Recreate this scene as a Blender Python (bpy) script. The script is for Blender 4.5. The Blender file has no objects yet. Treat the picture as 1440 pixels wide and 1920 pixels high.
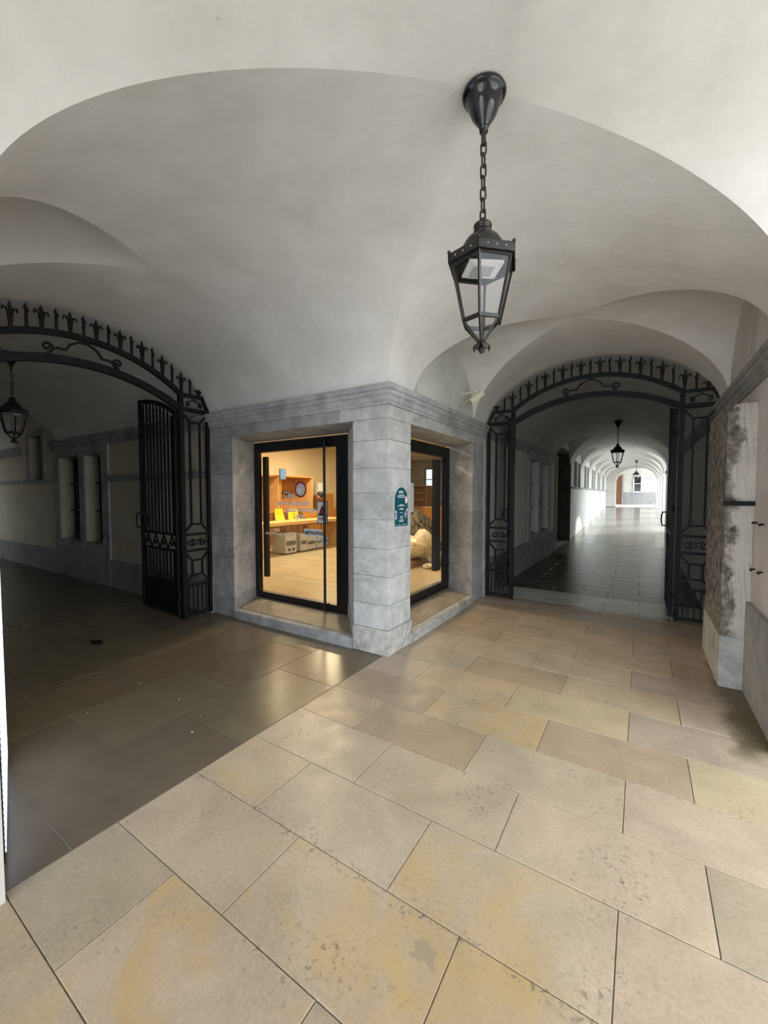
import bpy, bmesh, math, random
from mathutils import Vector, Matrix
random.seed(7)
PI = math.pi
SC = bpy.context.scene
COL = SC.collection

# ------------------------------------------------------------------ camera
FPX, CAMH, YAW, PITCH = 755.0, 1.70, math.radians(32.6), math.radians(2.55)
CAMPOS = Vector((2.193, -3.502, CAMH))
Fv = Vector((-math.sin(YAW)*math.cos(PITCH), math.cos(YAW)*math.cos(PITCH), -math.sin(PITCH)))
Rv = Vector((math.cos(YAW), math.sin(YAW), 0.0))
Uv = Rv.cross(Fv)
cam_data = bpy.data.cameras.new('camera')
cam_data.sensor_fit = 'HORIZONTAL'
cam_data.sensor_width = 36.0
cam_data.lens = FPX*36.0/1440.0
cam_data.clip_start = 0.05
cam_data.clip_end = 400
cam = bpy.data.objects.new('camera', cam_data)
COL.objects.link(cam)
M3 = Matrix((Rv, Uv, -Fv)).transposed()
cam.matrix_world = Matrix.Translation(CAMPOS) @ M3.to_4x4()
SC.camera = cam

# ------------------------------------------------------------------ world, sun, exposure
SC.view_settings.view_transform = 'Standard'
SC.view_settings.look = 'None'
SC.view_settings.gamma = 1.0
SC.view_settings.use_curve_mapping = False
SC.view_settings.exposure = 0.60
world = bpy.data.worlds.new('sky')
SC.world = world
world.use_nodes = True
wn = world.node_tree
wn.nodes['Background'].inputs['Color'].default_value = (0.88, 0.945, 1.0, 1)
wn.nodes['Background'].inputs['Strength'].default_value = 4.2
SC.cycles.max_bounces = 9
SC.cycles.diffuse_bounces = 5
SC.cycles.transparent_max_bounces = 12
SC.cycles.glossy_bounces = 4
SC.cycles.sample_clamp_indirect = 6.0
SC.cycles.use_adaptive_sampling = True
SC.cycles.adaptive_min_samples = 16
SC.cycles.adaptive_threshold = 0.05

sun_data = bpy.data.lights.new('sun', 'SUN')
sun_data.energy = 2.5
sun_data.angle = math.radians(1.0)
sun_data.color = (1.0, 0.95, 0.86)
sun = bpy.data.objects.new('sun', sun_data)
COL.objects.link(sun)
_sd = Vector((-1.0, -0.75, -0.80)).normalized()
sun.rotation_euler = _sd.to_track_quat('-Z', 'Y').to_euler()

# ------------------------------------------------------------------ materials
def new_mat(name):
    m = bpy.data.materials.new(name)
    m.use_nodes = True
    nt = m.node_tree
    return m, nt, nt.nodes['Principled BSDF']
def node(nt, t, **kw):
    n = nt.nodes.new(t)
    for k, v in kw.items():
        setattr(n, k, v)
    return n
def setin(n, **kw):
    for k, v in kw.items():
        n.inputs[k.replace('_', ' ')].default_value = v
    return n
def ramp(nt, fac, stops):
    r = node(nt, 'ShaderNodeValToRGB')
    el = r.color_ramp.elements
    el[0].position, el[0].color = stops[0][0], (*stops[0][1], 1)
    el[1].position, el[1].color = stops[-1][0], (*stops[-1][1], 1)
    for p, c in stops[1:-1]:
        e = el.new(p); e.color = (*c, 1)
    nt.links.new(fac, r.inputs['Fac'])
    return r.outputs['Color']
def noise(nt, vec, scale, detail=6, rough=0.6, dist=0.0):
    n = node(nt, 'ShaderNodeTexNoise')
    setin(n, Scale=scale, Detail=min(detail, 4.0), Roughness=rough, Distortion=dist)
    nt.links.new(vec, n.inputs['Vector'])
    return n.outputs['Fac']
def mixc(nt, fac, a, b, mode='MIX'):
    n = node(nt, 'ShaderNodeMix', data_type='RGBA', blend_type=mode)
    for i, v in ((0, fac), (6, a), (7, b)):
        if isinstance(v, (int, float)):
            n.inputs[i].default_value = v
        elif isinstance(v, tuple):
            n.inputs[i].default_value = (*v, 1)
        else:
            nt.links.new(v, n.inputs[i])
    return n.outputs[2]
def bump(nt, bsdf, h, strength=0.3, dist=0.01):
    b = node(nt, 'ShaderNodeBump')
    setin(b, Strength=strength, Distance=dist)
    nt.links.new(h, b.inputs['Height'])
    nt.links.new(b.outputs['Normal'], bsdf.inputs['Normal'])
def pos(nt):
    return node(nt, 'ShaderNodeNewGeometry').outputs['Position']

def mat_plain(name, col, rough=0.5, metal=0.0, var=0.0, scale=6.0, bmp=0.0, emit=None, estr=0.0, spec=0.5):
    m, nt, b = new_mat(name)
    b.inputs['Specular IOR Level'].default_value = spec
    setin(b, Roughness=rough, Metallic=metal)
    b.inputs['Base Color'].default_value = (*col, 1)
    p = pos(nt)
    f = noise(nt, p, scale)
    if var > 0:
        lo = tuple(c*(1-var) for c in col); hi = tuple(min(1, c*(1+var)) for c in col)
        nt.links.new(ramp(nt, f, [(0.3, lo), (0.7, hi)]), b.inputs['Base Color'])
    if bmp > 0:
        bump(nt, b, f, bmp)
    if emit:
        b.inputs['Emission Color'].default_value = (*emit, 1)
        b.inputs['Emission Strength'].default_value = estr
    return m

def mat_plaster(name, lo, hi, grime=None, rough=0.9, gscale=1.2):
    m, nt, b = new_mat(name)
    b.inputs['Roughness'].default_value = rough
    b.inputs['Specular IOR Level'].default_value = 0.2
    p = pos(nt)
    c = ramp(nt, noise(nt, p, 1.6, 8, 0.65), [(0.35, lo), (0.65, hi)])
    if grime:
        g = ramp(nt, noise(nt, p, gscale, 8, 0.7, 0.6), [(0.56, (0, 0, 0)), (0.72, (1, 1, 1))])
        c = mixc(nt, g, c, grime)
    # rare dark nicks
    k = ramp(nt, noise(nt, p, 26, 3, 0.5), [(0.74, (0, 0, 0)), (0.80, (1, 1, 1))])
    c = mixc(nt, k, c, tuple(v*0.75 for v in lo))
    nt.links.new(c, b.inputs['Base Color'])
    h1 = noise(nt, p, 5.0, 8, 0.6)
    h2 = noise(nt, p, 60.0, 3, 0.5)
    a = node(nt, 'ShaderNodeMath', operation='MULTIPLY_ADD')
    nt.links.new(h2, a.inputs[0]); a.inputs[1].default_value = 0.12; nt.links.new(h1, a.inputs[2])
    bump(nt, b, a.outputs[0], 0.35, 0.02)
    return m

def mat_stone(name, lo, hi, stain, rough=0.85, scale=5.0, spread=0.10):
    m, nt, b = new_mat(name)
    b.inputs['Roughness'].default_value = rough
    b.inputs['Specular IOR Level'].default_value = 0.25
    p = pos(nt)
    c = ramp(nt, noise(nt, p, scale, 9, 0.65, 0.3), [(0.30, lo), (0.68, hi)])
    g = ramp(nt, noise(nt, p, 2.2, 8, 0.72, 0.8), [(0.50, (0, 0, 0)), (0.75, (1, 1, 1))])
    c = mixc(nt, g, c, stain)
    # per-block tone
    oi = node(nt, 'ShaderNodeObjectInfo')
    mr = node(nt, 'ShaderNodeMapRange')
    nt.links.new(oi.outputs['Random'], mr.inputs['Value'])
    mr.inputs['To Min'].default_value = 1-spread; mr.inputs['To Max'].default_value = 1+spread
    hs = node(nt, 'ShaderNodeHueSaturation')
    nt.links.new(mr.outputs[0], hs.inputs['Value']); nt.links.new(c, hs.inputs['Color'])
    nt.links.new(hs.outputs[0], b.inputs['Base Color'])
    bump(nt, b, noise(nt, p, 38, 6, 0.65), 0.35, 0.008)
    return m

def mat_tile(name, r0, r1, pit=1.0, mott=1.0, bmp=0.22, wear=False):
    """limestone slab: object colour = slab tint, object alpha = amount of ochre staining"""
    m, nt, b = new_mat(name)
    p = pos(nt)
    oi = node(nt, 'ShaderNodeObjectInfo')
    base = oi.outputs['Color']
    f = noise(nt, p, 3.0, 9, 0.62, 0.4)
    c = mixc(nt, 1.0, base, ramp(nt, f, [(0.3, (1-0.16*mott,)*3), (0.7, (1+0.10*mott,)*3)]), 'MULTIPLY')
    fine = ramp(nt, noise(nt, p, 60, 4, 0.6), [(0.35, (0.88, 0.87, 0.86)), (0.65, (1.06, 1.06, 1.06))])
    c = mixc(nt, 0.8 if bmp > 0 else 0.15, c, fine, 'MULTIPLY')
    och = ramp(nt, noise(nt, p, 1.3, 4, 0.55, 1.6), [(0.49, (0, 0, 0)), (0.64, (0.75, 0.75, 0.75))])
    am = node(nt, 'ShaderNodeMath', operation='MULTIPLY')
    nt.links.new(och, am.inputs[0]); nt.links.new(oi.outputs['Alpha'], am.inputs[1])
    c = mixc(nt, am.outputs[0], c, (0.47, 0.32, 0.12))
    # fossil pits gathered in patches
    pits = ramp(nt, noise(nt, p, 38, 4, 0.7, 0.5), [(0.565, (0, 0, 0)), (0.62, (1, 1, 1))])
    zone = ramp(nt, noise(nt, p, 2.6, 4, 0.6), [(0.52, (0, 0, 0)), (0.66, (1, 1, 1))])
    if wear:
        sp = node(nt, 'ShaderNodeSeparateXYZ'); nt.links.new(p, sp.inputs[0])
        def near(sock, at, rad):
            q = node(nt, 'ShaderNodeMath', operation='SUBTRACT'); nt.links.new(sock, q.inputs[0]); q.inputs[1].default_value = at
            w_ = node(nt, 'ShaderNodeMath', operation='ABSOLUTE'); nt.links.new(q.outputs[0], w_.inputs[0])
            r_ = node(nt, 'ShaderNodeMapRange'); nt.links.new(w_.outputs[0], r_.inputs['Value'])
            for k_, v_ in (('From Min', 0.0), ('From Max', rad), ('To Min', 1.0), ('To Max', 0.0)): r_.inputs[k_].default_value = v_
            return r_.outputs[0]
        def madd(a_, b_, op='ADD'):
            q = node(nt, 'ShaderNodeMath', operation=op)
            for i_, v_ in ((0, a_), (1, b_)):
                if isinstance(v_, float): q.inputs[i_].default_value = v_
                else: nt.links.new(v_, q.inputs[i_])
            return q.outputs[0]
        worn = madd(near(sp.outputs['Y'], -2.112, 0.055), near(sp.outputs['Y'], -0.775, 0.04))
        zone = madd(zone, worn)
        # greenish damp along the right-hand wall and one dried spill
        damp = madd(madd(near(sp.outputs['X'], 3.0, 0.34), near(sp.outputs['Y'], 0.75, 1.25), 'MINIMUM'), noise(nt, p, 4.0, 5, 0.6))
        damp = ramp(nt, damp, [(0.70, (0, 0, 0)), (1.15, (1, 1, 1))])
        c = mixc(nt, damp, c, (0.13, 0.105, 0.06))
        spill = madd(madd(near(sp.outputs['X'], 1.555, 0.062), near(sp.outputs['Y'], -2.225, 0.046), 'MINIMUM'), noise(nt, p, 24.0, 3, 0.5))
        c = mixc(nt, ramp(nt, spill, [(0.80, (0, 0, 0)), (0.85, (0.7, 0.7, 0.7))]), c, (0.29, 0.235, 0.18))
    pm = node(nt, 'ShaderNodeMath', operation='MULTIPLY')
    nt.links.new(pits, pm.inputs[0]); nt.links.new(zone, pm.inputs[1])
    pm2 = node(nt, 'ShaderNodeMath', operation='MULTIPLY'); pm2.inputs[1].default_value = 0.85*pit
    nt.links.new(pm.outputs[0], pm2.inputs[0])
    c = mixc(nt, pm2.outputs[0], c, (0.16, 0.14, 0.12))
    nt.links.new(c, b.inputs['Base Color'])
    rr = node(nt, 'ShaderNodeMapRange')
    nt.links.new(noise(nt, p, 7, 5, 0.6), rr.inputs['Value'])
    rr.inputs['From Min'].default_value = 0.3; rr.inputs['From Max'].default_value = 0.7
    rr.inputs['To Min'].default_value = r0; rr.inputs['To Max'].default_value = r1
    nt.links.new(rr.outputs[0], b.inputs['Roughness'])
    hm = node(nt, 'ShaderNodeMath', operation='MULTIPLY_ADD')
    nt.links.new(pm.outputs[0], hm.inputs[0]); hm.inputs[1].default_value = -0.6
    nt.links.new(noise(nt, p, 22, 5, 0.6), hm.inputs[2])
    if bmp > 0: bump(nt, b, hm.outputs[0], bmp, 0.004)
    return m

def mat_wood(name, lo, hi, axis_scale=(1, 1, 10), rough=0.45):
    m, nt, b = new_mat(name)
    p = pos(nt)
    mp = node(nt, 'ShaderNodeMapping'); mp.inputs['Scale'].default_value = axis_scale
    nt.links.new(p, mp.inputs['Vector'])
    nt.links.new(ramp(nt, noise(nt, mp.outputs[0], 3.0, 6, 0.6, 1.2), [(0.3, lo), (0.7, hi)]), b.inputs['Base Color'])
    b.inputs['Roughness'].default_value = rough
    return m

def mat_glass(name, tint=(1, 1, 1), refl=1.0):
    m = bpy.data.materials.new(name); m.use_nodes = True
    nt = m.node_tree; nt.nodes.clear()
    out = node(nt, 'ShaderNodeOutputMaterial')
    tr = node(nt, 'ShaderNodeBsdfTransparent'); tr.inputs[0].default_value = (*tint, 1)
    gl = node(nt, 'ShaderNodeBsdfGlossy'); gl.inputs['Roughness'].default_value = 0.02
    lw = node(nt, 'ShaderNodeLayerWeight'); lw.inputs['Blend'].default_value = 0.5
    pw = node(nt, 'ShaderNodeMath', operation='POWER'); pw.inputs[1].default_value = 4.0
    nt.links.new(lw.outputs['Facing'], pw.inputs[0])
    mu = node(nt, 'ShaderNodeMath', operation='MULTIPLY_ADD'); mu.inputs[1].default_value = 0.55*refl; mu.inputs[2].default_value = 0.018*refl
    nt.links.new(pw.outputs[0], mu.inputs[0])
    mx = node(nt, 'ShaderNodeMixShader')
    nt.links.new(mu.outputs[0], mx.inputs[0]); nt.links.new(tr.outputs[0], mx.inputs[1]); nt.links.new(gl.outputs[0], mx.inputs[2])
    nt.links.new(mx.outputs[0], out.inputs['Surface'])
    return m

def mat_peeling(name):
    """old pilaster: pale lime plaster with grey weathered patches where it has come away"""
    m, nt, b = new_mat(name)
    b.inputs['Roughness'].default_value = 0.95
    p = pos(nt)
    c = ramp(nt, noise(nt, p, 3, 8, 0.65), [(0.3, (0.52, 0.49, 0.45)), (0.7, (0.66, 0.63, 0.59))])
    sep = node(nt, 'ShaderNodeSeparateXYZ'); nt.links.new(p, sep.inputs[0])
    # weathering is strongest on the arris (small x) and mid height
    mrx = node(nt, 'ShaderNodeMapRange'); nt.links.new(sep.outputs['X'], mrx.inputs['Value'])
    for k, v in (('From Min', 2.80), ('From Max', 2.95), ('To Min', 0.30), ('To Max', -0.12)):
        mrx.inputs[k].default_value = v
    nz = noise(nt, p, 4.5, 10, 0.68, 0.2)
    ad = node(nt, 'ShaderNodeMath', operation='ADD'); nt.links.new(nz, ad.inputs[0]); nt.links.new(mrx.outputs[0], ad.inputs[1])
    g = ramp(nt, ad.outputs[0], [(0.52, (0, 0, 0)), (0.66, (1, 1, 1))])
    dark = ramp(nt, noise(nt, p, 11, 9, 0.7), [(0.34, (0.07, 0.065, 0.06)), (0.5, (0.20, 0.185, 0.165)), (0.68, (0.40, 0.37, 0.335))])
    c = mixc(nt, g, c, dark)
    nt.links.new(c, b.inputs['Base Color'])
    bump(nt, b, noise(nt, p, 25, 8, 0.75), 0.8, 0.02)
    return m

def mat_brick_floor(name):
    m, nt, b = new_mat(name)
    p = pos(nt)
    br = node(nt, 'ShaderNodeTexBrick')
    setin(br, Scale=1.0, Mortar_Size=0.006, Brick_Width=0.845, Row_Height=0.445, Bias=0.0)
    br.inputs['Color1'].default_value = (0.22, 0.22, 0.20, 1); br.inputs['Color2'].default_value = (0.32, 0.31, 0.28, 1)
    br.inputs['Mortar'].default_value = (0.12, 0.11, 0.10, 1)
    nt.links.new(p, br.inputs['Vector'])
    nt.links.new(br.outputs['Color'], b.inputs['Base Color'])
    b.inputs['Roughness'].default_value = 0.16
    return m

M = {}
M['vault'] = mat_plaster('vault_plaster', (0.66, 0.645, 0.62), (0.76, 0.75, 0.73))
M['plaster'] = mat_plaster('white_plaster', (0.62, 0.60, 0.57), (0.72, 0.70, 0.67))
M['pinkplaster'] = mat_plaster('aged_plaster', (0.58, 0.54, 0.515), (0.68, 0.645, 0.62), (0.50, 0.475, 0.455))
M['cream'] = mat_plaster('cream_plaster', (0.50, 0.46, 0.36), (0.58, 0.54, 0.44))
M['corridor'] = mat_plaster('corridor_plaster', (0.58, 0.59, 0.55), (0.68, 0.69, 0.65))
M['stone'] = mat_stone('ashlar_limestone', (0.27, 0.275, 0.28), (0.45, 0.455, 0.46), (0.21, 0.215, 0.215), spread=0.13)
M['palestone'] = mat_stone('pale_ashlar', (0.36, 0.36, 0.355), (0.56, 0.56, 0.55), (0.27, 0.27, 0.262), spread=0.09)
M['basestone'] = mat_stone('rough_base_stone', (0.30, 0.29, 0.26), (0.56, 0.55, 0.52), (0.17, 0.165, 0.14), scale=14)
M['plinth'] = mat_stone('grey_plinth_stone', (0.27, 0.28, 0.28), (0.38, 0.385, 0.38), (0.22, 0.22, 0.22))
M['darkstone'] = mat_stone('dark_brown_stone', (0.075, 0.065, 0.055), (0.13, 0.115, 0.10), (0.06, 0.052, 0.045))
M['sill'] = mat_stone('brown_sill_stone', (0.23, 0.20, 0.165), (0.31, 0.275, 0.225), (0.19, 0.165, 0.135), rough=0.55)
M['shadevault'] = mat_plaster('shaded_vault_plaster', (0.50, 0.495, 0.48), (0.60, 0.595, 0.575))  # vault plaster with the corridor's dimness put into its colour
M['mortar'] = mat_plain('mortar', (0.42, 0.41, 0.39), 0.95, var=0.1, scale=20)
M['tile'] = mat_tile('limestone_tile', 0.32, 0.50, wear=True)
def mat_darktile():
    m, nt, b = new_mat('dark_limestone_tile')
    p = pos(nt)
    oi = node(nt, 'ShaderNodeObjectInfo')
    c = mixc(nt, 1.0, oi.outputs['Color'], ramp(nt, noise(nt, p, 5.0, 3, 0.5), [(0.3, (0.90, 0.90, 0.90)), (0.7, (1.10, 1.09, 1.07))]), 'MULTIPLY')
    nt.links.new(c, b.inputs['Base Color'])
    b.inputs['Roughness'].default_value = 0.27
    return m
M['darktile'] = mat_darktile()
M['grout'] = mat_plain('grout', (0.13, 0.115, 0.10), 0.95, var=0.25, scale=30)
M['lightgrout'] = mat_plain('pale_grout', (0.20, 0.175, 0.14), 0.9, var=0.2, scale=30)
M['farfloor'] = mat_brick_floor('far_floor')
M['iron'] = mat_plain('wrought_iron', (0.008, 0.0075, 0.009), 0.5, 0.0, var=0.3, scale=30, bmp=0.15, spec=0.2)
M['lampiron'] = mat_plain('lantern_iron', (0.030, 0.027, 0.026), 0.35, 0.4, var=0.3, scale=40)
M['rustiron'] = mat_plain('rusty_chain_iron', (0.050, 0.036, 0.028), 0.7, 0.3, var=0.35, scale=60)
M['gloss_black'] = mat_plain('black_enamel', (0.012, 0.012, 0.015), 0.12)
M['black'] = mat_plain('black_door_metal', (0.008, 0.008, 0.009), 0.4)
M['glass'] = mat_glass('door_glass', (0.97, 0.98, 0.97))
M['lampglass'] = mat_glass('lantern_glass', (0.985, 0.985, 0.985), 0.9)
M['white'] = mat_plain('white_enamel', (0.80, 0.81, 0.82), 0.4)
M['greyplastic'] = mat_plain('grey_diffuser', (0.42, 0.43, 0.44), 0.35)
M['camcream'] = mat_plain('cream_plastic', (0.68, 0.64, 0.48), 0.4)
M['darkpane'] = mat_plain('dark_window_glass', (0.018, 0.020, 0.024), 0.08)
M['bluepane'] = mat_plain('pale_blue_panel', (0.42, 0.50, 0.58), 0.4)
M['daypane'] = mat_plain('day_lit_pane', (0.55, 0.66, 0.75), 0.2, emit=(0.75, 0.88, 1.0), estr=0.9)
M['shopwall'] = mat_plaster('shop_cream_wall', (0.72, 0.63, 0.45), (0.78, 0.69, 0.51))
M['shopgrey'] = mat_plaster('shop_grey_wall', (0.36, 0.35, 0.34), (0.42, 0.41, 0.40))
M['shopfloor'] = mat_plain('shop_polished_floor', (0.36, 0.30, 0.20), 0.26, var=0.12, scale=2)
M['oak'] = mat_wood('orange_oak', (0.42, 0.19, 0.045), (0.58, 0.28, 0.075), (6, 6, 1))
M['oakpale'] = mat_wood('pale_oak', (0.52, 0.33, 0.14), (0.66, 0.43, 0.20), (1, 8, 1))
M['walnut'] = mat_wood('brown_oak', (0.20, 0.095, 0.04), (0.32, 0.16, 0.065), (6, 6, 1))
M['yellow'] = mat_plain('yellow_plastic', (0.78, 0.52, 0.02), 0.35)
M['greymetal'] = mat_plain('grey_cabinet_metal', (0.40, 0.40, 0.38), 0.45, var=0.08)
M['darkgrey'] = mat_plain('dark_grey_metal', (0.10, 0.10, 0.10), 0.5)
M['red'] = mat_plain('dark_red_print', (0.35, 0.02, 0.04), 0.5)
M['pinkwhite'] = mat_plain('pale_pink_print', (0.80, 0.66, 0.68), 0.5)
M['paper'] = mat_plain('white_print', (0.82, 0.82, 0.80), 0.6)
M['ink'] = mat_plain('black_print', (0.02, 0.02, 0.025), 0.6)
M['teal'] = mat_plain('teal_print', (0.006, 0.085, 0.105), 0.45)
M['mauve'] = mat_plain('mauve_print', (0.42, 0.30, 0.55), 0.5)
M['blueprint'] = mat_plain('blue_print', (0.10, 0.22, 0.55), 0.4)
M['slate'] = mat_plain('slate', (0.105, 0.09, 0.075), 0.7, var=0.5, scale=12, bmp=0.3)
M['plastic_wrap'] = mat_plain('cream_plastic_wrap', (0.50, 0.45, 0.35), 0.25, var=0.3, scale=11, bmp=1.0)
M['sack'] = mat_plain('grey_sack', (0.16, 0.145, 0.12), 0.7, var=0.3, scale=9, bmp=0.5)
M['skin'] = mat_plain('skin', (0.45, 0.28, 0.20), 0.5)
M['hair'] = mat_plain('black_hair', (0.012, 0.011, 0.011), 0.5)
M['darkcloth'] = mat_plain('dark_cloth', (0.02, 0.02, 0.028), 0.9)
M['brown_door'] = mat_wood('brown_door_wood', (0.16, 0.075, 0.035), (0.26, 0.12, 0.055), (6, 6, 1))
M['peel'] = mat_peeling('peeling_plaster')
M['ground'] = mat_plain('pale_gravel', (0.52, 0.50, 0.46), 0.95, var=0.1, scale=3)
M['facade'] = mat_plain('facade_render', (0.55, 0.52, 0.47), 0.95, var=0.06, scale=1)
M['warmlamp'] = mat_plain('lit_lamp', (1, 0.9, 0.7), 0.5, emit=(1.0, 0.80, 0.50), estr=14)
def mat_led():
    m, nt, b = new_mat('led_screen')
    b.inputs['Base Color'].default_value = (0.1, 0.1, 0.12, 1)
    b.inputs['Emission Color'].default_value = (0.66, 0.80, 1.0, 1)
    sp = node(nt, 'ShaderNodeSeparateXYZ'); nt.links.new(pos(nt), sp.inputs[0])
    q = node(nt, 'ShaderNodeMath', operation='MULTIPLY'); nt.links.new(sp.outputs['Z'], q.inputs[0]); q.inputs[1].default_value = 2*PI/0.030
    w_ = node(nt, 'ShaderNodeMath', operation='SINE'); nt.links.new(q.outputs[0], w_.inputs[0])
    r_ = node(nt, 'ShaderNodeMath', operation='MULTIPLY_ADD'); nt.links.new(w_.outputs[0], r_.inputs[0]); r_.inputs[1].default_value = 1.3; r_.inputs[2].default_value = 1.7
    nt.links.new(r_.outputs[0], b.inputs['Emission Strength'])
    return m
M['led'] = mat_led()
M['crumb'] = mat_plain('pale_crumb', (0.75, 0.72, 0.65), 0.8)

# ------------------------------------------------------------------ mesh helpers
class MB:
    def __init__(s):
        s.v = []; s.f = []
    def add(s, vs, fs):
        o = len(s.v)
        s.v += [tuple(p) for p in vs]
        s.f += [tuple(i+o for i in f) for f in fs]
        return s
    def box(s, x0, y0, z0, x1, y1, z1):
        if x0 > x1: x0, x1 = x1, x0
        if y0 > y1: y0, y1 = y1, y0
        if z0 > z1: z0, z1 = z1, z0
        return s.add([(x0,y0,z0),(x1,y0,z0),(x1,y1,z0),(x0,y1,z0),(x0,y0,z1),(x1,y0,z1),(x1,y1,z1),(x0,y1,z1)],
                     [(0,3,2,1),(4,5,6,7),(0,1,5,4),(1,2,6,5),(2,3,7,6),(3,0,4,7)])
    def cbox(s, x0, y0, z0, x1, y1, z1, c):
        """box with its four top edges chamfered"""
        vs = [(x0,y0,z0),(x1,y0,z0),(x1,y1,z0),(x0,y1,z0),
              (x0,y0,z1-c),(x1,y0,z1-c),(x1,y1,z1-c),(x0,y1,z1-c),
              (x0+c,y0+c,z1),(x1-c,y0+c,z1),(x1-c,y1-c,z1),(x0+c,y1-c,z1)]
        return s.add(vs, [(0,3,2,1),(0,1,5,4),(1,2,6,5),(2,3,7,6),(3,0,4,7),(4,5,9,8),(5,6,10,9),(6,7,11,10),(7,4,8,11),(8,9,10,11)])
    def prism(s, poly, z0, z1):
        n = len(poly)
        a = sum(poly[i][0]*poly[(i+1)%n][1]-poly[(i+1)%n][0]*poly[i][1] for i in range(n))
        if a < 0: poly = poly[::-1]
        vs = [(x,y,z0) for x,y in poly]+[(x,y,z1) for x,y in poly]
        return s.add(vs, [tuple(range(n))[::-1], tuple(range(n,2*n))]+[(i,(i+1)%n,n+(i+1)%n,n+i) for i in range(n)])
    def loft(s, rings, cap=True, closed=True):
        """rings: lists of equal length of points"""
        n = len(rings[0]); vs = [p for r in rings for p in r]; fs = []
        m = n if closed else n-1
        for k in range(len(rings)-1):
            for i in range(m):
                j = (i+1) % n
                fs.append((k*n+i, k*n+j, (k+1)*n+j, (k+1)*n+i))
        if cap:
            fs.append(tuple(range(n))[::-1]); fs.append(tuple(range((len(rings)-1)*n, len(rings)*n)))
        return s.add(vs, fs)
    def lathe(s, prof, n=20, c=(0,0,0), cap=True):
        rings = [[(c[0]+r*math.cos(2*PI*i/n), c[1]+r*math.sin(2*PI*i/n), c[2]+z) for i in range(n)] for r, z in prof]
        return s.loft(rings, cap)
    def tube(s, pts, r, n=8, closed=False):
        pts = [Vector(p) for p in pts]; N = len(pts); rings = []
        up = Vector((0.13, 0.31, 0.94)).normalized()
        for k in range(N):
            a = pts[k-1] if (k > 0 or closed) else pts[k]
            b = pts[(k+1) % N] if (k < N-1 or closed) else pts[k]
            t = (b-a).normalized()
            x = t.cross(up)
            if x.length < 1e-4: x = t.cross(Vector((1,0,0)))
            x.normalize(); y = t.cross(x)
            rr = r[k] if isinstance(r, (list, tuple)) else r
            rings.append([tuple(pts[k]+x*rr*math.cos(2*PI*i/n)+y*rr*math.sin(2*PI*i/n)) for i in range(n)])
        if closed: rings.append(rings[0])
        return s.loft(rings, not closed)
    def flat(s, path, w, d, closed=False, y=0.0):
        """flat bar following path of (u,z), width w in the plane, depth d across it (local y)"""
        N = len(path); rings = []
        ws = w if isinstance(w, (list, tuple)) else [w]*N
        for k in range(N):
            a = path[k-1] if (k > 0 or closed) else path[k]
            b = path[(k+1) % N] if (k < N-1 or closed) else path[k]
            p = path[k]
            d1 = Vector((p[0]-a[0], p[1]-a[1])); d2 = Vector((b[0]-p[0], b[1]-p[1]))
            if d1.length < 1e-9: d1 = d2
            if d2.length < 1e-9: d2 = d1
            d1.normalize(); d2.normalize()
            t = d1+d2
            if t.length < 1e-6: t = d1
            t.normalize(); nrm = Vector((-t[1], t[0]))
            cs = max(0.5, nrm.dot(Vector((-d1[1], d1[0]))))
            h = ws[k]/2/cs
            rings.append([(p[0]-nrm[0]*h, y-d/2, p[1]-nrm[1]*h), (p[0]+nrm[0]*h, y-d/2, p[1]+nrm[1]*h),
                          (p[0]+nrm[0]*h, y+d/2, p[1]+nrm[1]*h), (p[0]-nrm[0]*h, y+d/2, p[1]-nrm[1]*h)])
        if closed: rings.append(rings[0])
        return s.loft(rings, not closed)
    def sphere(s, c, r, n=12, m=8, sx=1, sy=1, sz=1):
        prof = [(max(1e-4, math.sin(PI*k/m)), -math.cos(PI*k/m)) for k in range(m+1)]
        rings = [[(c[0]+r*sx*a*math.cos(2*PI*i/n), c[1]+r*sy*a*math.sin(2*PI*i/n), c[2]+r*sz*z) for i in range(n)] for a, z in prof]
        return s.loft(rings, True)
    def mesh(s, name, mat, smooth=False, recalc=True):
        me = bpy.data.meshes.new(name)
        me.from_pydata(s.v, [], s.f)
        if recalc:
            bm = bmesh.new(); bm.from_mesh(me)
            bmesh.ops.recalc_face_normals(bm, faces=bm.faces)
            bm.to_mesh(me); bm.free()
        if mat is not None: me.materials.append(M[mat] if isinstance(mat, str) else mat)
        if smooth:
            me.polygons.foreach_set('use_smooth', [True]*len(me.polygons))
            if smooth != 'all':
                me.set_sharp_from_angle(angle=math.radians(38))
        me.update()
        return me
    def build(s, name, mat, parent=None, smooth=False, loc=None):
        o = bpy.data.objects.new(name, s.mesh(name, mat, smooth))
        COL.objects.link(o)
        if parent is not None: o.parent = parent
        if loc is not None: o.location = loc
        return o
def obj(name, me, parent=None, loc=(0,0,0)):
    o = bpy.data.objects.new(name, me); COL.objects.link(o)
    if parent is not None: o.parent = parent
    o.location = loc
    return o
def tag(o, label, cat, group=None, kind=None):
    o['label'] = label; o['category'] = cat
    if group: o['group'] = group
    if kind: o['kind'] = kind
    return o
def struct(o, label, cat):
    return tag(o, label, cat, None, 'structure')
def thing(name, label, cat, loc=(0,0,0), rz=0.0, group=None):
    o = bpy.data.objects.new(name, None); COL.objects.link(o)
    o.empty_display_size = 0.1
    o.location = loc; o.rotation_euler = (0, 0, rz)
    return tag(o, label, cat, group)
def dup(root, loc, rz, label, group=None):
    r = root.copy(); COL.objects.link(r); r.location = loc; r.rotation_euler = (0, 0, rz); r['label'] = label
    if group: r['group'] = group
    for ch in list(root.children):
        c = ch.copy(); COL.objects.link(c); c.parent = r
        for g in list(ch.children):
            d = g.copy(); COL.objects.link(d); d.parent = c
    return r

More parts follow.
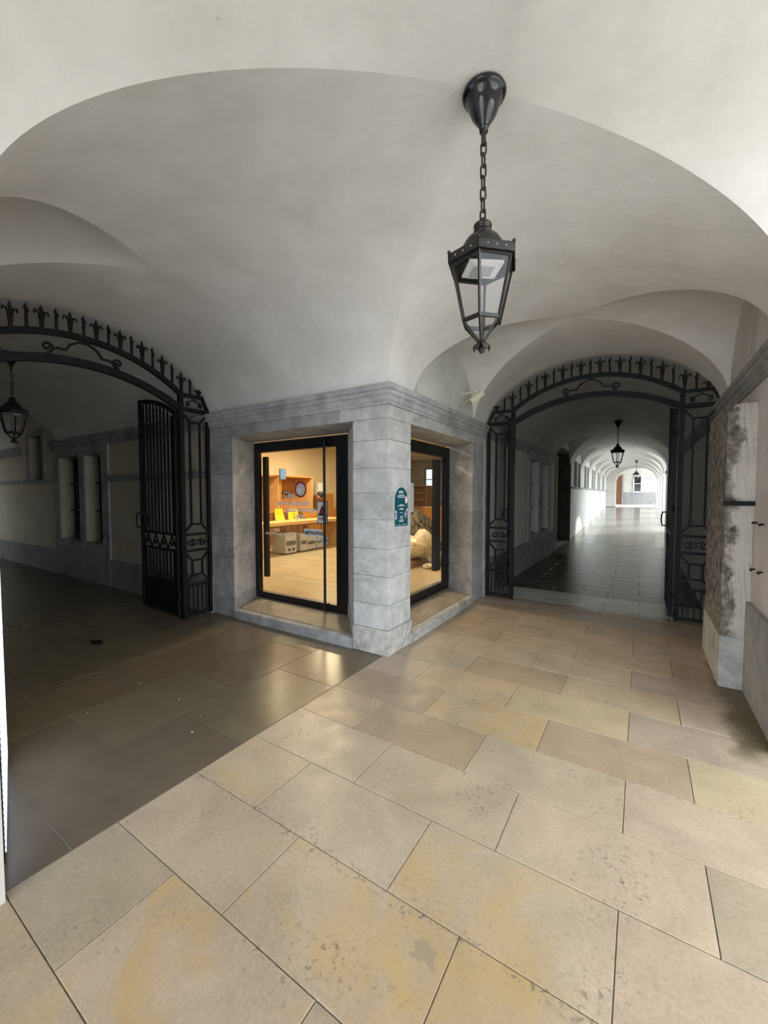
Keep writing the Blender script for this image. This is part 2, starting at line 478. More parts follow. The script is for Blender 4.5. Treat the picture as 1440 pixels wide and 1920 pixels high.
# ------------------------------------------------------------------ shared sizes
W = 3.0                 # span of both passages
Z0, HV = 2.75, 0.92     # springing and rise of the vaults
ROOF = 4.2
def vault_z(d):         # height of the barrel at distance d from its axis
    d = min(abs(d), W/2)
    return Z0+HV*math.sqrt(max(0, 1-(d/(W/2))**2))

def grid(mb, rows):
    """rows of equal length -> quads"""
    n = len(rows[0])
    vs = [p for r in rows for p in r]
    fs = [(k*n+i, k*n+i+1, (k+1)*n+i+1, (k+1)*n+i) for k in range(len(rows)-1) for i in range(n-1)]
    mb.add(vs, fs)

def barrel(mb, axis, c, a0, a1, bays=(), half=W/2, N=120):
    """barrel vault along axis ('x' or 'y') centred on c across, from a0 to a1; bays = cross vaults (centre, half width, springing, rise, ext low side, ext high side)"""
    def P(a, b, z): return (a, b, z) if axis == 'x' else (b, a, z)
    bays = sorted(bays)
    phis = [PI*k/N for k in range(N+1)]
    def w_of(z, b):
        _, hw, z0c, hc = b[:4]
        if z <= z0c: return hw
        if z >= z0c+hc: return 0.0
        return hw*math.sqrt(max(0, 1-((z-z0c)/hc)**2))
    edges = [('e', a0)]+[('b', b) for b in bays]+[('e', a1)]
    for (k1, e1), (k2, e2) in zip(edges[:-1], edges[1:]):
        rows = []
        for ph in phis:
            b, z = c+half*math.cos(ph), Z0+HV*math.sin(ph)
            side = 5 if math.cos(ph) > 0 else 4
            s = e1 if k1 == 'e' else e1[0]+(w_of(z, e1) if e1[side] is not None else 0.0)
            t = e2 if k2 == 'e' else e2[0]-(w_of(z, e2) if e2[side] is not None else 0.0)
            m = max(6, int(abs(t-s)/0.25)) if False else 10
            rows.append([P(s+(t-s)*i/m, b, z) for i in range(m+1)])
        grid(mb, rows)
    for b in bays:
        xc, hw, z0c, hc, elo, ehi = b
        for sgn, ext in ((-1, elo), (1, ehi)):
            if ext is None: continue
            rows = []
            for ph in phis:
                a, z = xc+hw*math.cos(ph), z0c+hc*math.sin(ph)
                q = (z-Z0)/HV
                g = half if q <= 0 else half*math.sqrt(max(0, 1-q*q))
                rows.append([P(a, c+sgn*(g+(half+ext-g)*i/8), z) for i in range(9)])
            grid(mb, rows)

def wall_cells(mb, axis, u0, u1, z0, z1, v0, v1, holes):
    us = sorted({u0, u1, *[min(max(h[i], u0), u1) for h in holes for i in (0, 1)]})
    zs = sorted({z0, z1, *[min(max(h[i], z0), z1) for h in holes for i in (2, 3)]})
    for a, b in zip(us[:-1], us[1:]):
        run = None
        for k, (c, d) in enumerate(zip(zs[:-1], zs[1:])):
            mu, mz = (a+b)/2, (c+d)/2
            solid = not any(h[0] < mu < h[1] and h[2] < mz < h[3] for h in holes)
            if solid: run = (run[0], d) if run else (c, d)
            if run and (not solid or k == len(zs)-2):
                if axis == 'x': mb.box(a, v0, run[0], b, v1, run[1])
                else: mb.box(v0, a, run[0], v1, b, run[1])
                run = None

# ================================================================== STRUCTURE
# ---- vaults
mb = MB()
N = 56
for side in range(4):
    rows = []
    for k in range(N+1):
        ph = PI*k/N
        q, z = 1.5*math.cos(ph), Z0+HV*math.sin(ph)
        r0, r1 = abs(q), 1.5
        row = []
        for i in range(13):
            r = r1+(r0-r1)*i/12
            if side == 0: p = (1.5-r, -1.5+q, z)
            elif side == 1: p = (1.5+r, -1.5+q, z)
            elif side == 2: p = (1.5+q, -1.5-r, z)
            else: p = (1.5+q, -1.5+r, z)
            row.append(p)
        rows.append(row)
    grid(mb, rows)
barrel(mb, 'y', 1.5, -7.0, -3.0)
barrel(mb, 'x', -1.5, 3.0, 3.45)
struct(mb.build('ceiling', 'vault', smooth=True), 'white plastered groin vault over the crossing of the two passages', 'ceiling')
mb = MB()
barrel(mb, 'x', -1.5, -18.0, 0.0, [(-1.5, 0.97, 2.76, 0.9112, 0.02, None), (-9.5, 1.25, 2.55, 1.05, 0.02, 0.02)])
struct(mb.build('ceiling', 'vault', smooth=True), 'white vault of the dark passage behind the wide-arched iron gate', 'ceiling')
BAYS = [12.75+1.6+3.2*k for k in range(5)]
mb = MB()
barrel(mb, 'y', 1.5, 0.0, 3.03, [(1.5, 0.97, 2.76, 0.9112, 0.02, 0.02)])
struct(mb.build('ceiling', 'vault', smooth=True), 'white vault with two small side vaults in front of the right gate', 'ceiling')
mb = MB()
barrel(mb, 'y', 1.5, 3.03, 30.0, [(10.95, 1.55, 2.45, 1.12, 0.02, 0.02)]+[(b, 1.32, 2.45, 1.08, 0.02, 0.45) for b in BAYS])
struct(mb.build('ceiling', 'shadevault', smooth=True), 'pale vault of the long corridor with repeated cross arches', 'ceiling')

# ---- roof above everything keeps the sky out
mb = MB()
mb.box(-18.6, -7.0, ROOF, 3.9, 40.4, ROOF+0.3)  # stretch past the far arch is added to dim the far wall
struct(mb.build('roof', 'facade'), 'flat roof above the vaults', 'roof')

# ---- wall on the shop / north side of the left passage (plane y = 0)
WINL = [(-8.15, -7.2, 0.77, 2.46), (-6.95, -6.25, 0.77, 2.46), (-9.85, -9.05, 2.03, 3.02)]
mb = MB()
wall_cells(mb, 'x', -18.0, -2.95, 0.0, ROOF, 0.0, 0.40, WINL)
mb.box(-2.95, 0.0, 2.64, 0.0, 0.63, ROOF)
wall_n = struct(mb.build('wall_north', 'cream'), 'cream plastered wall of the dark left passage', 'wall')
# ---- wall on the left of the long corridor (plane x = 0)
WINR = [(6.25, 7.15, 0.74, 2.50), (7.45, 8.35, 0.74, 2.50)]
DOORWAY = (9.40, 12.50, 0.0, 3.15)
far_wins = []
for b in BAYS:
    far_wins += [(b-0.95, b-0.1, 1.98, 2.98), (b+0.1, b+0.95, 1.98, 2.98)]
mb = MB()
mb.box(-0.53, 0.63, 2.64, 0.0, 2.95, ROOF)
wall_cells(mb, 'y', 2.95, 30.0, 0.0, ROOF, -0.40, 0.0, WINR+[DOORWAY]+far_wins)
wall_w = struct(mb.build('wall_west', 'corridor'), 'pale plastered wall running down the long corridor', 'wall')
# lobby behind the dark doorway
mb = MB()
mb.box(-2.6, 9.1, 0, -0.4, 9.4, ROOF); mb.box(-2.6, 12.5, 0, -0.4, 12.8, ROOF); mb.box(-2.9, 9.1, 0, -2.6, 12.8, ROOF); mb.box(-2.6, 9.4, 3.15, -0.4, 12.5, ROOF)
mb.box(-0.42, 12.44, 0, 0.012, 12.52, 3.15); mb.box(-0.42, 9.38, 0, 0.012, 9.46, 3.15); mb.box(-0.42, 9.4, 3.10, 0.012, 12.5, 3.2)
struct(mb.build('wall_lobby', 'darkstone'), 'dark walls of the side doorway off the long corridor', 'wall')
# ---- east side
mb = MB()
mb.box(3.0, 0.0, 0.0, 3.45, 15.67, ROOF)
mb.box(3.0, -7.0, 0.0, 3.45, -3.0, ROOF)
wall_e = struct(mb.build('wall_east', 'pinkplaster'), 'aged pinkish plaster wall at the right edge beside the pilaster', 'wall')
mb = MB()
wall_cells(mb, 'x', -18.0, 0.0, 0.0, ROOF, -3.45, -3.0, [(-14.5, -12.9, 0.9, 2.4)])  # unseen opening added to bring bluish daylight into the passage
mb.box(-0.45, -7.0, 0.0, 0.0, -3.45, ROOF)
struct(mb.build('wall_south', 'plaster'), 'plaster wall along the near side of the left passage', 'wall')
mb = MB(); mb.box(-18.4, -3.45, 0, -18.0, 0.4, ROOF)
struct(mb.build('wall_end', 'plaster'), 'end wall of the dark left passage', 'wall')
# east arcade piers of the long corridor
for k in range(1, 6):
    y = 12.75+3.2*k
    mb = MB()
    mb.box(3.0, y-0.28 if k else y, -0.1, 3.45, y+0.28, 2.62)
    mb.box(2.96, y-0.31 if k else y+0.001, 2.50, 3.49, y+0.31, 2.62)
    mb.box(3.0, y-0.28, 2.62, 3.45, y+0.28, ROOF) if k else None
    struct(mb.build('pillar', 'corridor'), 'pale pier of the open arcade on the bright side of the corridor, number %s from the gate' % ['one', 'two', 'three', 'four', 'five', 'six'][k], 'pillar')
# far arch and the court behind it
mb = MB()
cx, hw_, zs_, rise = 1.925, 1.315, 2.55, 1.00
pts = [(cx+hw_*math.cos(PI*k/32), zs_+rise*math.sin(PI*k/32)) for k in range(33)]
for y0 in (30.0, 30.4):
    for (xa, za), (xb, zb) in zip(pts[:-1], pts[1:]):
        mb.add([(xa, y0, za), (xb, y0, zb), (xb, y0, ROOF), (xa, y0, ROOF)], [(0, 1, 2, 3)])
grid(mb, [[(x, 30.0, z) for x, z in pts], [(x, 30.4, z) for x, z in pts]])
mb.box(-0.4, 30.0, 0, cx-hw_, 30.4, ROOF); mb.box(cx+hw_, 30.0, 0, 3.9, 30.4, ROOF)
struct(mb.build('wall_arch', 'plaster', smooth=True), 'white wall with a round arch closing the far end of the long corridor', 'wall')
mb = MB(); mb.box(-3.0, 40.0, 0.0, 8.0, 40.4, 7.0)
wall_far = struct(mb.build('wall_far', 'plaster'), 'sunlit white wall seen through the far arch', 'wall')
mb = MB(); mb.box(-3.0, 39.95, 0.7, 8.0, 39.999, 1.86)
mb.build('plinth', 'plinth', wall_far)
o = MB().box(2.35, 39.985, 3.06, 2.95, 39.999, 3.17).build('lettering_strip', 'greyplastic', wall_far)
o = MB().box(1.55, 39.93, 1.9, 2.15, 39.999, 3.3); o.box(1.62, 39.92, 1.96, 2.08, 39.94, 3.23)
wf = struct(MB().box(1.60, 39.90, 1.94, 2.10, 39.945, 3.25).build('window_1', 'darkpane'), 'narrow dark window in the far white wall', 'window')
MB().box(1.50, 39.88, 1.84, 1.60, 39.95, 3.35).build('window_frame', 'paper', wf); MB().box(2.10, 39.88, 1.84, 2.20, 39.95, 3.35).build('window_frame', 'paper', wf)
MB().box(1.60, 39.88, 1.84, 2.10, 39.95, 1.94).build('window_sill', 'paper', wf); MB().box(1.60, 39.88, 2.62, 2.10, 39.93, 2.68).build('glazing_bar', 'paper', wf)
df = struct(MB().box(0.05, 39.90, 0.78, 0.62, 39.95, 3.4).build('door_1', 'brown_door'), 'tall brown door beside the far arch', 'door')
MB().box(0.62, 39.86, 0.78, 0.74, 39.95, 3.5).build('door_frame', 'stone', df)
# unseen block added outside to keep the sun off the crossing
mb = MB(); mb.box(3.45, 0.05, 0, 10.0, 9.2, 9.0)
struct(mb.build('sun_block', 'facade'), 'plain unseen block added outside to keep the sun from the crossing', 'wall')
mb = MB(); mb.box(-60, -60, -0.3, 80, 90, -0.05)
struct(mb.build('ground', 'ground'), 'pale gravel ground outside', 'ground')
mb = MB(); mb.box(-3.0, 30.0, -0.05, 8.0, 40.4, 0.78)
struct(mb.build('court_floor', 'ground'), 'raised pale floor beyond the far arch', 'floor')

# ---- floors
def slab(name, x0, y0, x1, y1, label, mat='grout'):
    mb = MB(); mb.box(x0, y0, -0.2, x1, y1, -0.005)
    return struct(mb.build(name, mat), label, 'floor')
TCACHE = {}
def put_tile(parent, x0, y0, x1, y1, col, stain=0.0, mat='tile', gap=0.004):
    w, d = round(x1-x0-gap, 4), round(y1-y0-gap, 4)
    key = (w, d, mat)
    if key not in TCACHE:
        t = MB(); t.cbox(-w/2, -d/2, -0.03, w/2, d/2, 0.0, 0.0022)
        TCACHE[key] = t.mesh('tile', mat)
    o = obj('tile', TCACHE[key], parent, ((x0+x1)/2, (y0+y1)/2, random.uniform(-0.0008, 0.0008)))
    o.color = (*col, stain)
    return o
BASE = (0.450, 0.358, 0.258)
def tint(s=1.0, warm=0.0):
    s *= random.uniform(0.88, 1.07); w = warm+random.uniform(-0.05, 0.06)
    return (BASE[0]*s*(1+w*0.5), BASE[1]*s, BASE[2]*s*(1-w))
floor_l = slab('floor', -0.06, -7.0, 3.0, 3.0, 'warm beige limestone slab floor of the crossing')
PINK, CREAM, TAN, BROWN, GREY = (0.442, 0.348, 0.260), (0.458, 0.366, 0.262), (0.445, 0.340, 0.218), (0.36, 0.268, 0.172), (0.345, 0.284, 0.205)
special = {(-2.99, 0): (GREY, 0.0), (-2.99, 1): (PINK, 0.8), (-2.99, 2): (GREY, 0.1), (-2.545, 0): (PINK, 0.0), (-2.545, 1): (CREAM, 1.0), (-2.545, 2): (TAN, 1.0), (-2.545, 3): (PINK, 0.2),
           (-2.105, 0): (PINK, 0.5), (-2.105, 1): (PINK, 0.0), (-2.105, 2): (CREAM, 0.7), (-2.105, 3): (PINK, 0.0), (-1.66, 0): (CREAM, 0.0), (-1.66, 1): (CREAM, 0.15), (-1.66, 2): (CREAM, 0.1), (-1.66, 3): (GREY, 0.0),
           (-1.215, 0): (TAN, 0.0), (-1.215, 1): (BROWN, 0.0), (-1.215, 2): (CREAM, 0.0), (-1.215, 3): (PINK, 0.0), (-0.775, 0): (BROWN, 0.0), (-0.775, 1): (TAN, 0.7), (-0.775, 2): (BROWN, 0.0), (-0.775, 3): (TAN, 0.1),
           (-0.33, 0): (CREAM, 0.0), (-0.33, 1): (TAN, 0.2), (-0.33, 2): (TAN, 0.1), (-0.33, 3): (GREY, 0.0), (0.115, 0): (GREY, 0.0), (0.115, 1): (BROWN, 0.1), (0.115, 2): (TAN, 0.0)}
rows = [-2.99+0.4435*k for k in range(-4, 14)]
for k, y in enumerate(rows):
    typeA = (k % 2 == 0)
    xs = [-0.06, 0.467, 1.31, 2.152, 3.0] if typeA else [-0.06, 0.80, 1.643, 2.478, 3.0]
    y1 = rows[k+1] if k+1 < len(rows) else 3.0
    if y1 > 3.0: y1 = 3.0
    if y1-y < 0.05: continue
    if y > -0.05: xs = [0.0 if x < 0 else x for x in xs]
    for i in range(len(xs)-1):
        sp = None
        for (sy, si), v in special.items():
            if abs(sy-y) < 0.06 and si == i: sp = v
        grey = 0.0
        if sp:
            q = tuple(0.72*a_+0.28*b_ for a_, b_ in zip(sp[0], BASE))
            put_tile(floor_l, xs[i], y, xs[i+1], y1, tuple(c*random.uniform(0.97, 1.03) for c in q), sp[1])
        else:
            t = tint(0.92 if y > 0.8 else 1.0, 0.0)
            if i == 3: t = (t[0]*0.92, t[1]*0.93, t[2]*1.0)
            put_tile(floor_l, xs[i], y, xs[i+1], y1, t, random.choice([0, 0, 0.1, 0.25, 0.4]))
floor_d = slab('floor', -18.0, -3.0, -0.06, 0.0, 'dark polished stone floor of the left passage', 'lightgrout')
DB = (0.135, 0.105, 0.072)
for r in range(9):
    x1 = -0.06-0.695*r; x0 = x1-0.695
    off = 0.0 if r % 2 == 0 else 0.48
    ys = [-3.0]+[y for y in (-2.75+off, -1.78+off, -0.81+off) if -2.95 < y < -0.05]+[0.0]
    if r % 2: ys = [-3.0]+[y for y in (-2.27, -1.30, -0.33)]+[0.0]
    for a, b in zip(ys[:-1], ys[1:]):
        s = random.uniform(0.92, 1.08)
        c = (DB[0]*s, DB[1]*s*random.uniform(0.97, 1.05), DB[2]*s*random.uniform(0.92, 1.06))
        put_tile(floor_d, x0, a, x1, b, c, 0.0, 'darktile', 0.004)
mb = MB(); mb.box(-18.0, -3.0, -0.1, -0.06-0.695*9, 0.0, -0.0015)
o = mb.build('far_paving', 'darktile', floor_d); o.color = (*DB, 0)
floor_r = slab('floor', 0.0, 3.0, 3.0, 12.0, 'stone floor of the dim corridor beyond the right gate')
y = 3.0; k = 0
while y < 11.95:
    y1 = min(12.0, y+(0.19 if k == 0 else 0.40 if y < 8.6 else 0.445))
    typeA = k % 2 == 0
    xs = [0.0, 0.50, 1.35, 2.2, 3.0] if typeA else [0.0, 0.9, 1.75, 2.6, 3.0]
    for i in range(4):
        s = random.uniform(0.9, 1.1)
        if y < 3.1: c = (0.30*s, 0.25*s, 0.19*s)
        elif y < 3.75: c = (0.50*s, 0.49*s, 0.44*s)  # light threshold tile, paled further for the light falling there
        elif y < 8.55: c = (0.060*s, 0.060*s, 0.050*s)  # dark slabs, with the shade of this stretch also painted into the colour
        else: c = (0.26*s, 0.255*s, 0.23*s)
        put_tile(floor_r, xs[i], y, xs[i+1], y1, c, 0.0, 'darktile')
    y = y1; k += 1
mb = MB()
mb.add([(0,12,0),(3.45,12,0),(3.45,30.4,0.77),(0,30.4,0.77),(0,12,-0.3),(3.45,12,-0.3),(3.45,30.4,-0.3),(0,30.4,-0.3)],
       [(0,1,2,3),(4,7,6,5),(0,4,5,1),(1,5,6,2),(2,6,7,3),(3,7,4,0)])
struct(mb.build('floor', 'farfloor'), 'glossy floor rising gently down the far bright corridor', 'floor')
mb = MB(); mb.box(-2.6, 9.4, -0.2, 0.0, 12.5, -0.001)
struct(mb.build('floor', 'plinth'), 'dark floor of the side doorway', 'floor')

# ---- stone shop front at the corner
COURSES = [0.0, 0.27, 0.53, 0.83, 1.12, 1.43, 1.71, 1.97, 2.26, 2.48]
PIER = [(-0.44, 0.0), (0.0, 0.0), (0.0, 0.48), (-0.53, 0.78), (-0.62, 0.78), (-1.0, 0.63)]
JL = [(-2.95, 0.0), (-2.48, 0.0), (-2.56, 0.14), (-2.80, 0.63), (-2.95, 0.63)]
JR = [(0.0, 2.45), (0.0, 2.95), (-0.53, 2.95), (-0.53, 2.79)]
def inset(poly, d):
    cx = sum(p[0] for p in poly)/len(poly); cy = sum(p[1] for p in poly)/len(poly)
    out = []
    for x, y in poly:
        v = Vector((cx-x, cy-y)); v.normalize(); out.append((x+v[0]*d, y+v[1]*d))
    return out
def block(poly, z0, z1, mat, parent, proud=0.0):
    n = len(poly)
    a = sum(poly[i][0]*poly[(i+1)%n][1]-poly[(i+1)%n][0]*poly[i][1] for i in range(n))
    if a < 0: poly = poly[::-1]
    c = 0.006
    body = inset(poly, -proud) if proud else poly
    sm = inset(body, c)
    mb = MB()
    mb.loft([[(x, y, z0) for x, y in sm], [(x, y, z0+c) for x, y in body], [(x, y, z1-c) for x, y in body], [(x, y, z1) for x, y in sm]])
    return mb.build('stone_block', mat, parent)
mb = MB()
for poly in (PIER, JL, JR): mb.prism(inset(poly, 0.012), 0.0, 2.66)
front = struct(mb.build('wall_shopfront', 'mortar'), 'grey ashlar corner shop front with two glazed openings', 'wall')
for i, (a, b) in enumerate(zip(COURSES[:-1], COURSES[1:])):
    g = 0.002
    block(PIER, a+g, b-g, 'basestone' if i == 0 else 'palestone', front, 0.018 if i == 0 else random.uniform(0, 0.002))
    block(JL, a+g, b-g, 'stone', front, random.uniform(0, 0.003))
    block(JR, a+g, b-g, 'stone', front, 0.004 if i == 0 else random.uniform(0, 0.003))
# lintels
for poly in ([(-2.95, 0.0), (-0.62, 0.0), (-0.62, 0.63), (-2.95, 0.63)], [(-0.62, 0.0), (0.0, 0.0), (0.0, 0.62), (-0.53, 0.62), (-0.62, 0.62)],
             [(0.0, 0.62), (0.0, 2.95), (-0.53, 2.95), (-0.53, 0.62)]):
    block(poly, 2.483, 2.645, 'stone' if poly[0][0] < -2 else 'palestone', front)
# steps
st = MB().prism([(-2.48, -0.02), (-0.45, -0.02), (-0.45, 0.075), (-2.48, 0.075)], 0, 0.115).build('curb_stone', 'stone', front)
st = MB().prism([(-2.47, 0.085), (-0.50, 0.085), (-1.0, 0.75), (-2.80, 0.75)], 0, 0.12).build('sill_slab', 'sill', front)
st = MB().prism([(0.02, 0.49), (0.02, 2.44), (-0.07, 2.44), (-0.07, 0.49)], 0, 0.115).build('curb_stone', 'basestone', front)
st = MB().prism([(-0.08, 0.52), (-0.08, 2.45), (-0.62, 2.79), (-0.62, 0.79)], 0, 0.12).build('sill_slab', 'sill', front)

# cornice
PROF = [(0.0, 2.615), (0.022, 2.615), (0.022, 2.645), (0.034, 2.652), (0.036, 2.70), (0.062, 2.715), (0.066, 2.745), (0.060, 2.752), (0.078, 2.760), (0.084, 2.80), (0.074, 2.815), (0.0, 2.825)]
def cornice(path, name, label, mat='stone'):
    """path of (x,y, nx, ny) with outward offset direction"""
    mb = MB()
    mb.loft([[(x+nx*p, y+ny*p, z) for p, z in PROF] for x, y, nx, ny in path])
    return struct(mb.build(name, mat, smooth=True), label, 'cornice')
cornice([(-2.95, 0, 0, -1), (0, 0, 1, -1), (0, 2.95, 1, 0)], 'trim_1', 'moulded grey stone cornice wrapping the corner above the shop front')
cornice([(-8.55, 0, 0, -1), (-2.95, 0, 0, -1)], 'trim_2', 'moulded stone cornice along the left passage beyond the gate')
cornice([(-12.2, 0, 0, -1), (-10.35, 0, 0, -1)], 'trim_3', 'short far piece of cornice beside the small high window')
cornice([(0, 2.95, 1, 0), (0, 9.35, 1, 0)], 'trim_4', 'cornice above the paired windows in the dim corridor')
cornice([(3, 9.0, -1, 0), (3, 0.0, -1, 0)], 'trim_5', 'grey cornice slanting up the right-hand wall above the pilaster', 'plinth')

# plinths, string courses and window surrounds
mb = MB()
for a, b in ((-18.0, -8.42), (-5.98, -2.96)): mb.box(a, -0.03, 0, b, 0.0, 0.50)
mb.box(-8.42, -0.035, 0, -5.98, 0.0, 0.62)
struct(mb.build('baseboard_north', 'plinth'), 'grey stone plinth along the left passage wall', 'plinth')
mb = MB()
mb.box(-11.9, -0.035, 1.93, -8.42, 0, 2.03); mb.box(-5.98, -0.035, 1.93, -2.96, 0, 2.03)
struct(mb.build('trim_7', 'plinth'), 'flat string course across the cream wall of the left passage', 'trim')
mb = MB(); wall_cells(mb, 'x', -8.42, -5.98, 0.62, 2.62, -0.03, 0.0, WINL)
struct(mb.build('trim_8', 'stone'), 'grey stone surround of the twin windows in the left passage', 'trim')
mb = MB(); wall_cells(mb, 'x', -9.99, -8.91, 2.03, 3.16, -0.03, 0.0, WINL)
struct(mb.build('trim_9', 'stone'), 'stone surround of the small high window', 'trim')
mb = MB(); wall_cells(mb, 'y', 6.0, 8.6, 0.60, 2.62, 0.0, 0.03, WINR)
struct(mb.build('trim_10', 'stone'), 'grey stone surround of the twin windows in the dim corridor', 'trim')
mb = MB(); mb.box(0, 2.96, 0, 0.03, 9.38, 0.60)
struct(mb.build('baseboard_west', 'plinth'), 'grey stone plinth in the dim corridor', 'plinth')
mb = MB(); mb.box(0, 12.62, 1.90, 0.06, 30.0, 1.97)
struct(mb.build('trim_11', 'stone'), 'sill course below the row of small corridor windows', 'trim')
mb = MB(); mb.box(2.965, -0.01, 0, 3.0, 1.05, 0.78)
struct(mb.build('baseboard_east', 'plinth'), 'tall grey plinth at the foot of the right-hand wall', 'plinth')

# windows with grilles
def window(n, axis, h, depth, label, grille=True):
    u0, u1, z0, z1 = h
    w = MB()
    def B(a0, v0, c0, a1, v1, c1):
        m = MB()
        return m.box(a0, v0, c0, a1, v1, c1) if axis == 'x' else m.box(-v1, a0, c0, -v0, a1, c1)
    o = struct(B(u0, depth, z0, u1, depth+0.04, z1).build('window_%d' % n, 'darkpane'), label, 'window')
    for a, b in ((u0, u0+0.05), (u1-0.05, u1)): B(a, depth-0.03, z0, b, depth, z1).build('window_frame', 'stone', o)
    B(u0+0.05, depth-0.03, z0, u1-0.05, depth, z0+0.05).build('window_frame', 'stone', o)
    B(u0+0.05, depth-0.03, z1-0.05, u1-0.05, depth, z1).build('window_frame', 'stone', o)
    if grille:
        for k in range(1, 4):
            uu = u0+(u1-u0)*k/4
            B(uu-0.011, depth-0.12, z0, uu+0.011, depth-0.098, z1).build('grille_bar', 'iron', o)
        for zz in (z0+0.35*(z1-z0), z0+0.68*(z1-z0)):
            B(u0, depth-0.125, zz-0.012, u1, depth-0.093, zz+0.012).build('grille_bar', 'iron', o)
    return o
window(2, 'x', WINL[0], 0.28, 'barred recessed window, the farther of the twin pair in the left passage')
window(3, 'x', WINL[1], 0.28, 'barred recessed window, the nearer of the twin pair in the left passage')
window(4, 'x', WINL[2], 0.25, 'small high window above the string course in the left passage', False)
window(5, 'y', WINR[0], 0.25, 'recessed window, the nearer of the twin pair in the dim corridor')
window(6, 'y', WINR[1], 0.25, 'recessed window, the farther of the twin pair in the dim corridor')
for k, h in enumerate(far_wins):
    o = window(7+k, 'y', h, 0.12, 'small dark window above the sill course, number %s from the doorway in the long corridor' %
               ['one', 'two', 'three', 'four', 'five', 'six', 'seven', 'eight', 'nine', 'ten'][k], False)
# lobby door
df = struct(MB().box(-2.6, 10.2, 0, -2.54, 11.7, 2.6).build('door_2', 'brown_door'), 'brown door deep inside the dark side doorway', 'door')
MB().box(-2.54, 10.1, 0, -2.50, 10.2, 2.7).build('door_frame', 'stone', df)
MB().box(-2.54, 11.7, 0, -2.50, 11.8, 2.7).build('door_frame', 'stone', df)

# ---- pilaster at the right edge
def rough_box(x0, y0, z0, x1, y1, z1, n, amp):
    bm = bmesh.new()
    bmesh.ops.create_cube(bm, size=1.0)
    bmesh.ops.scale(bm, vec=(x1-x0, y1-y0, z1-z0), verts=bm.verts)
    bmesh.ops.translate(bm, vec=((x0+x1)/2, (y0+y1)/2, (z0+z1)/2), verts=bm.verts)
    bmesh.ops.subdivide_edges(bm, edges=bm.edges, cuts=n, use_grid_fill=True)
    rr = random.Random(3)
    for v in bm.verts:
        v.co += Vector((rr.uniform(-amp, amp), rr.uniform(-amp, amp), rr.uniform(-amp, amp)*0.5))
    m = bpy.data.meshes.new('pilaster'); bm.to_mesh(m); bm.free()
    return m
pm = rough_box(2.805, 1.055, 0.44, 3.0, 2.11, 2.47, 14, 0.006)
pm.materials.append(M['peel'])
pil = struct(obj('pillar', pm), 'weathered pilaster with peeling grey plaster at the right edge', 'pillar')
MB().box(2.80, 1.045, 0.0, 3.0, 2.12, 0.45).build('base_block', 'palestone', pil)
MB().box(2.79, 1.032, 1.60, 2.999, 1.056, 1.64).build('iron_strap', 'iron', pil)
for k, (y, z) in enumerate([(0.93, 1.465), (0.72, 1.463), (0.95, 1.075), (0.70, 1.09)]):
    t = MB(); t.tube([(3.0, y, z), (2.972, y, z), (2.965, y-0.015, z), (2.965, y-0.06, z-0.003)], 0.0075, 8)
    tag(t.build('wall_pin', 'iron', smooth=True), ['rusty iron pin in the right-hand wall, upper one close to the pilaster', 'rusty iron pin in the right-hand wall, upper one away from the pilaster',
        'rusty iron pin in the right-hand wall, lower one close to the pilaster', 'rusty iron pin in the right-hand wall, lower one away from the pilaster'][k], 'pin', 'iron pins in the right-hand wall')

# ================================================================== SHOP ROOM
mb = MB()
mb.box(-8.6, 0.40, 0, -8.2, 15.6, ROOF)
struct(mb.build('wall_shop_back', 'shopwall'), 'cream lit back wall inside the shop', 'wall')
mb = MB(); mb.box(-8.2, 15.2, 0, -0.4, 15.6, ROOF)
struct(mb.build('wall_shop_end', 'shopgrey'), 'grey end wall of the shop behind the shelves', 'wall')
mb = MB(); mb.box(-8.2, 0.40, 0, -2.95, 0.66, ROOF); mb.box(-0.66, 2.95, 0, -0.40, 15.2, ROOF)
struct(mb.build('wall_shop_inner', 'shopwall'), 'inner walls of the shop beside the glass doors', 'wall')
mb = MB(); mb.box(-8.2, 0.40, 3.45, -0.40, 15.2, 3.6)
struct(mb.build('ceiling', 'shopwall'), 'cream ceiling of the shop', 'ceiling')
mb = MB(); mb.box(-8.2, 0.66, 0.0, -0.66, 15.2, 0.118)
fs = struct(mb.build('floor', 'shopfloor'), 'polished warm floor inside the shop', 'floor')
for (x0, y0, x1, y1) in [(-3.9, 2.05, -1.2, 2.07), (-3.2, 1.75, -1.2, 1.77)]:
    MB().box(x0, y0, 0.118, x1, y1, 0.1195).build('floor_joint', 'darkgrey', fs)
def spot(x, y, z, power, label, r=0.09):
    t = thing('ceiling_spotlight', label, 'lamp', (x, y, z), 0, 'shop ceiling spotlights')
    MB().lathe([(r+0.02, 0.0), (r+0.02, -0.02), (r, -0.03), (r, -0.005)], 20).build('rim', 'white', t, True)
    MB().lathe([(r-0.002, -0.006), (r-0.002, -0.012)], 20).build('diffuser', 'warmlamp', t)
    ld = bpy.data.lights.new('spot_light', 'AREA'); ld.shape = 'DISK'; ld.size = 0.5; ld.energy = power; ld.color = (1.0, 0.78, 0.48)
    l = bpy.data.objects.new('spot_light', ld); COL.objects.link(l); l.parent = t; l.location = (0, 0, -0.04)
    return t
spot(-3.0, 2.6, 3.45, 75, 'round warm ceiling spotlight nearest the left glass door')
spot(-5.6, 3.2, 3.45, 95, 'round warm ceiling spotlight above the long oak counter')
spot(-5.9, 6.0, 3.45, 95, 'round warm ceiling spotlight above the oak wall niches')
spot(-2.2, 5.2, 3.45, 45, 'round warm ceiling spotlight above the wrapped bundles')
spot(-4.2, 10.5, 3.45, 45, 'round warm ceiling spotlight near the far shelves')

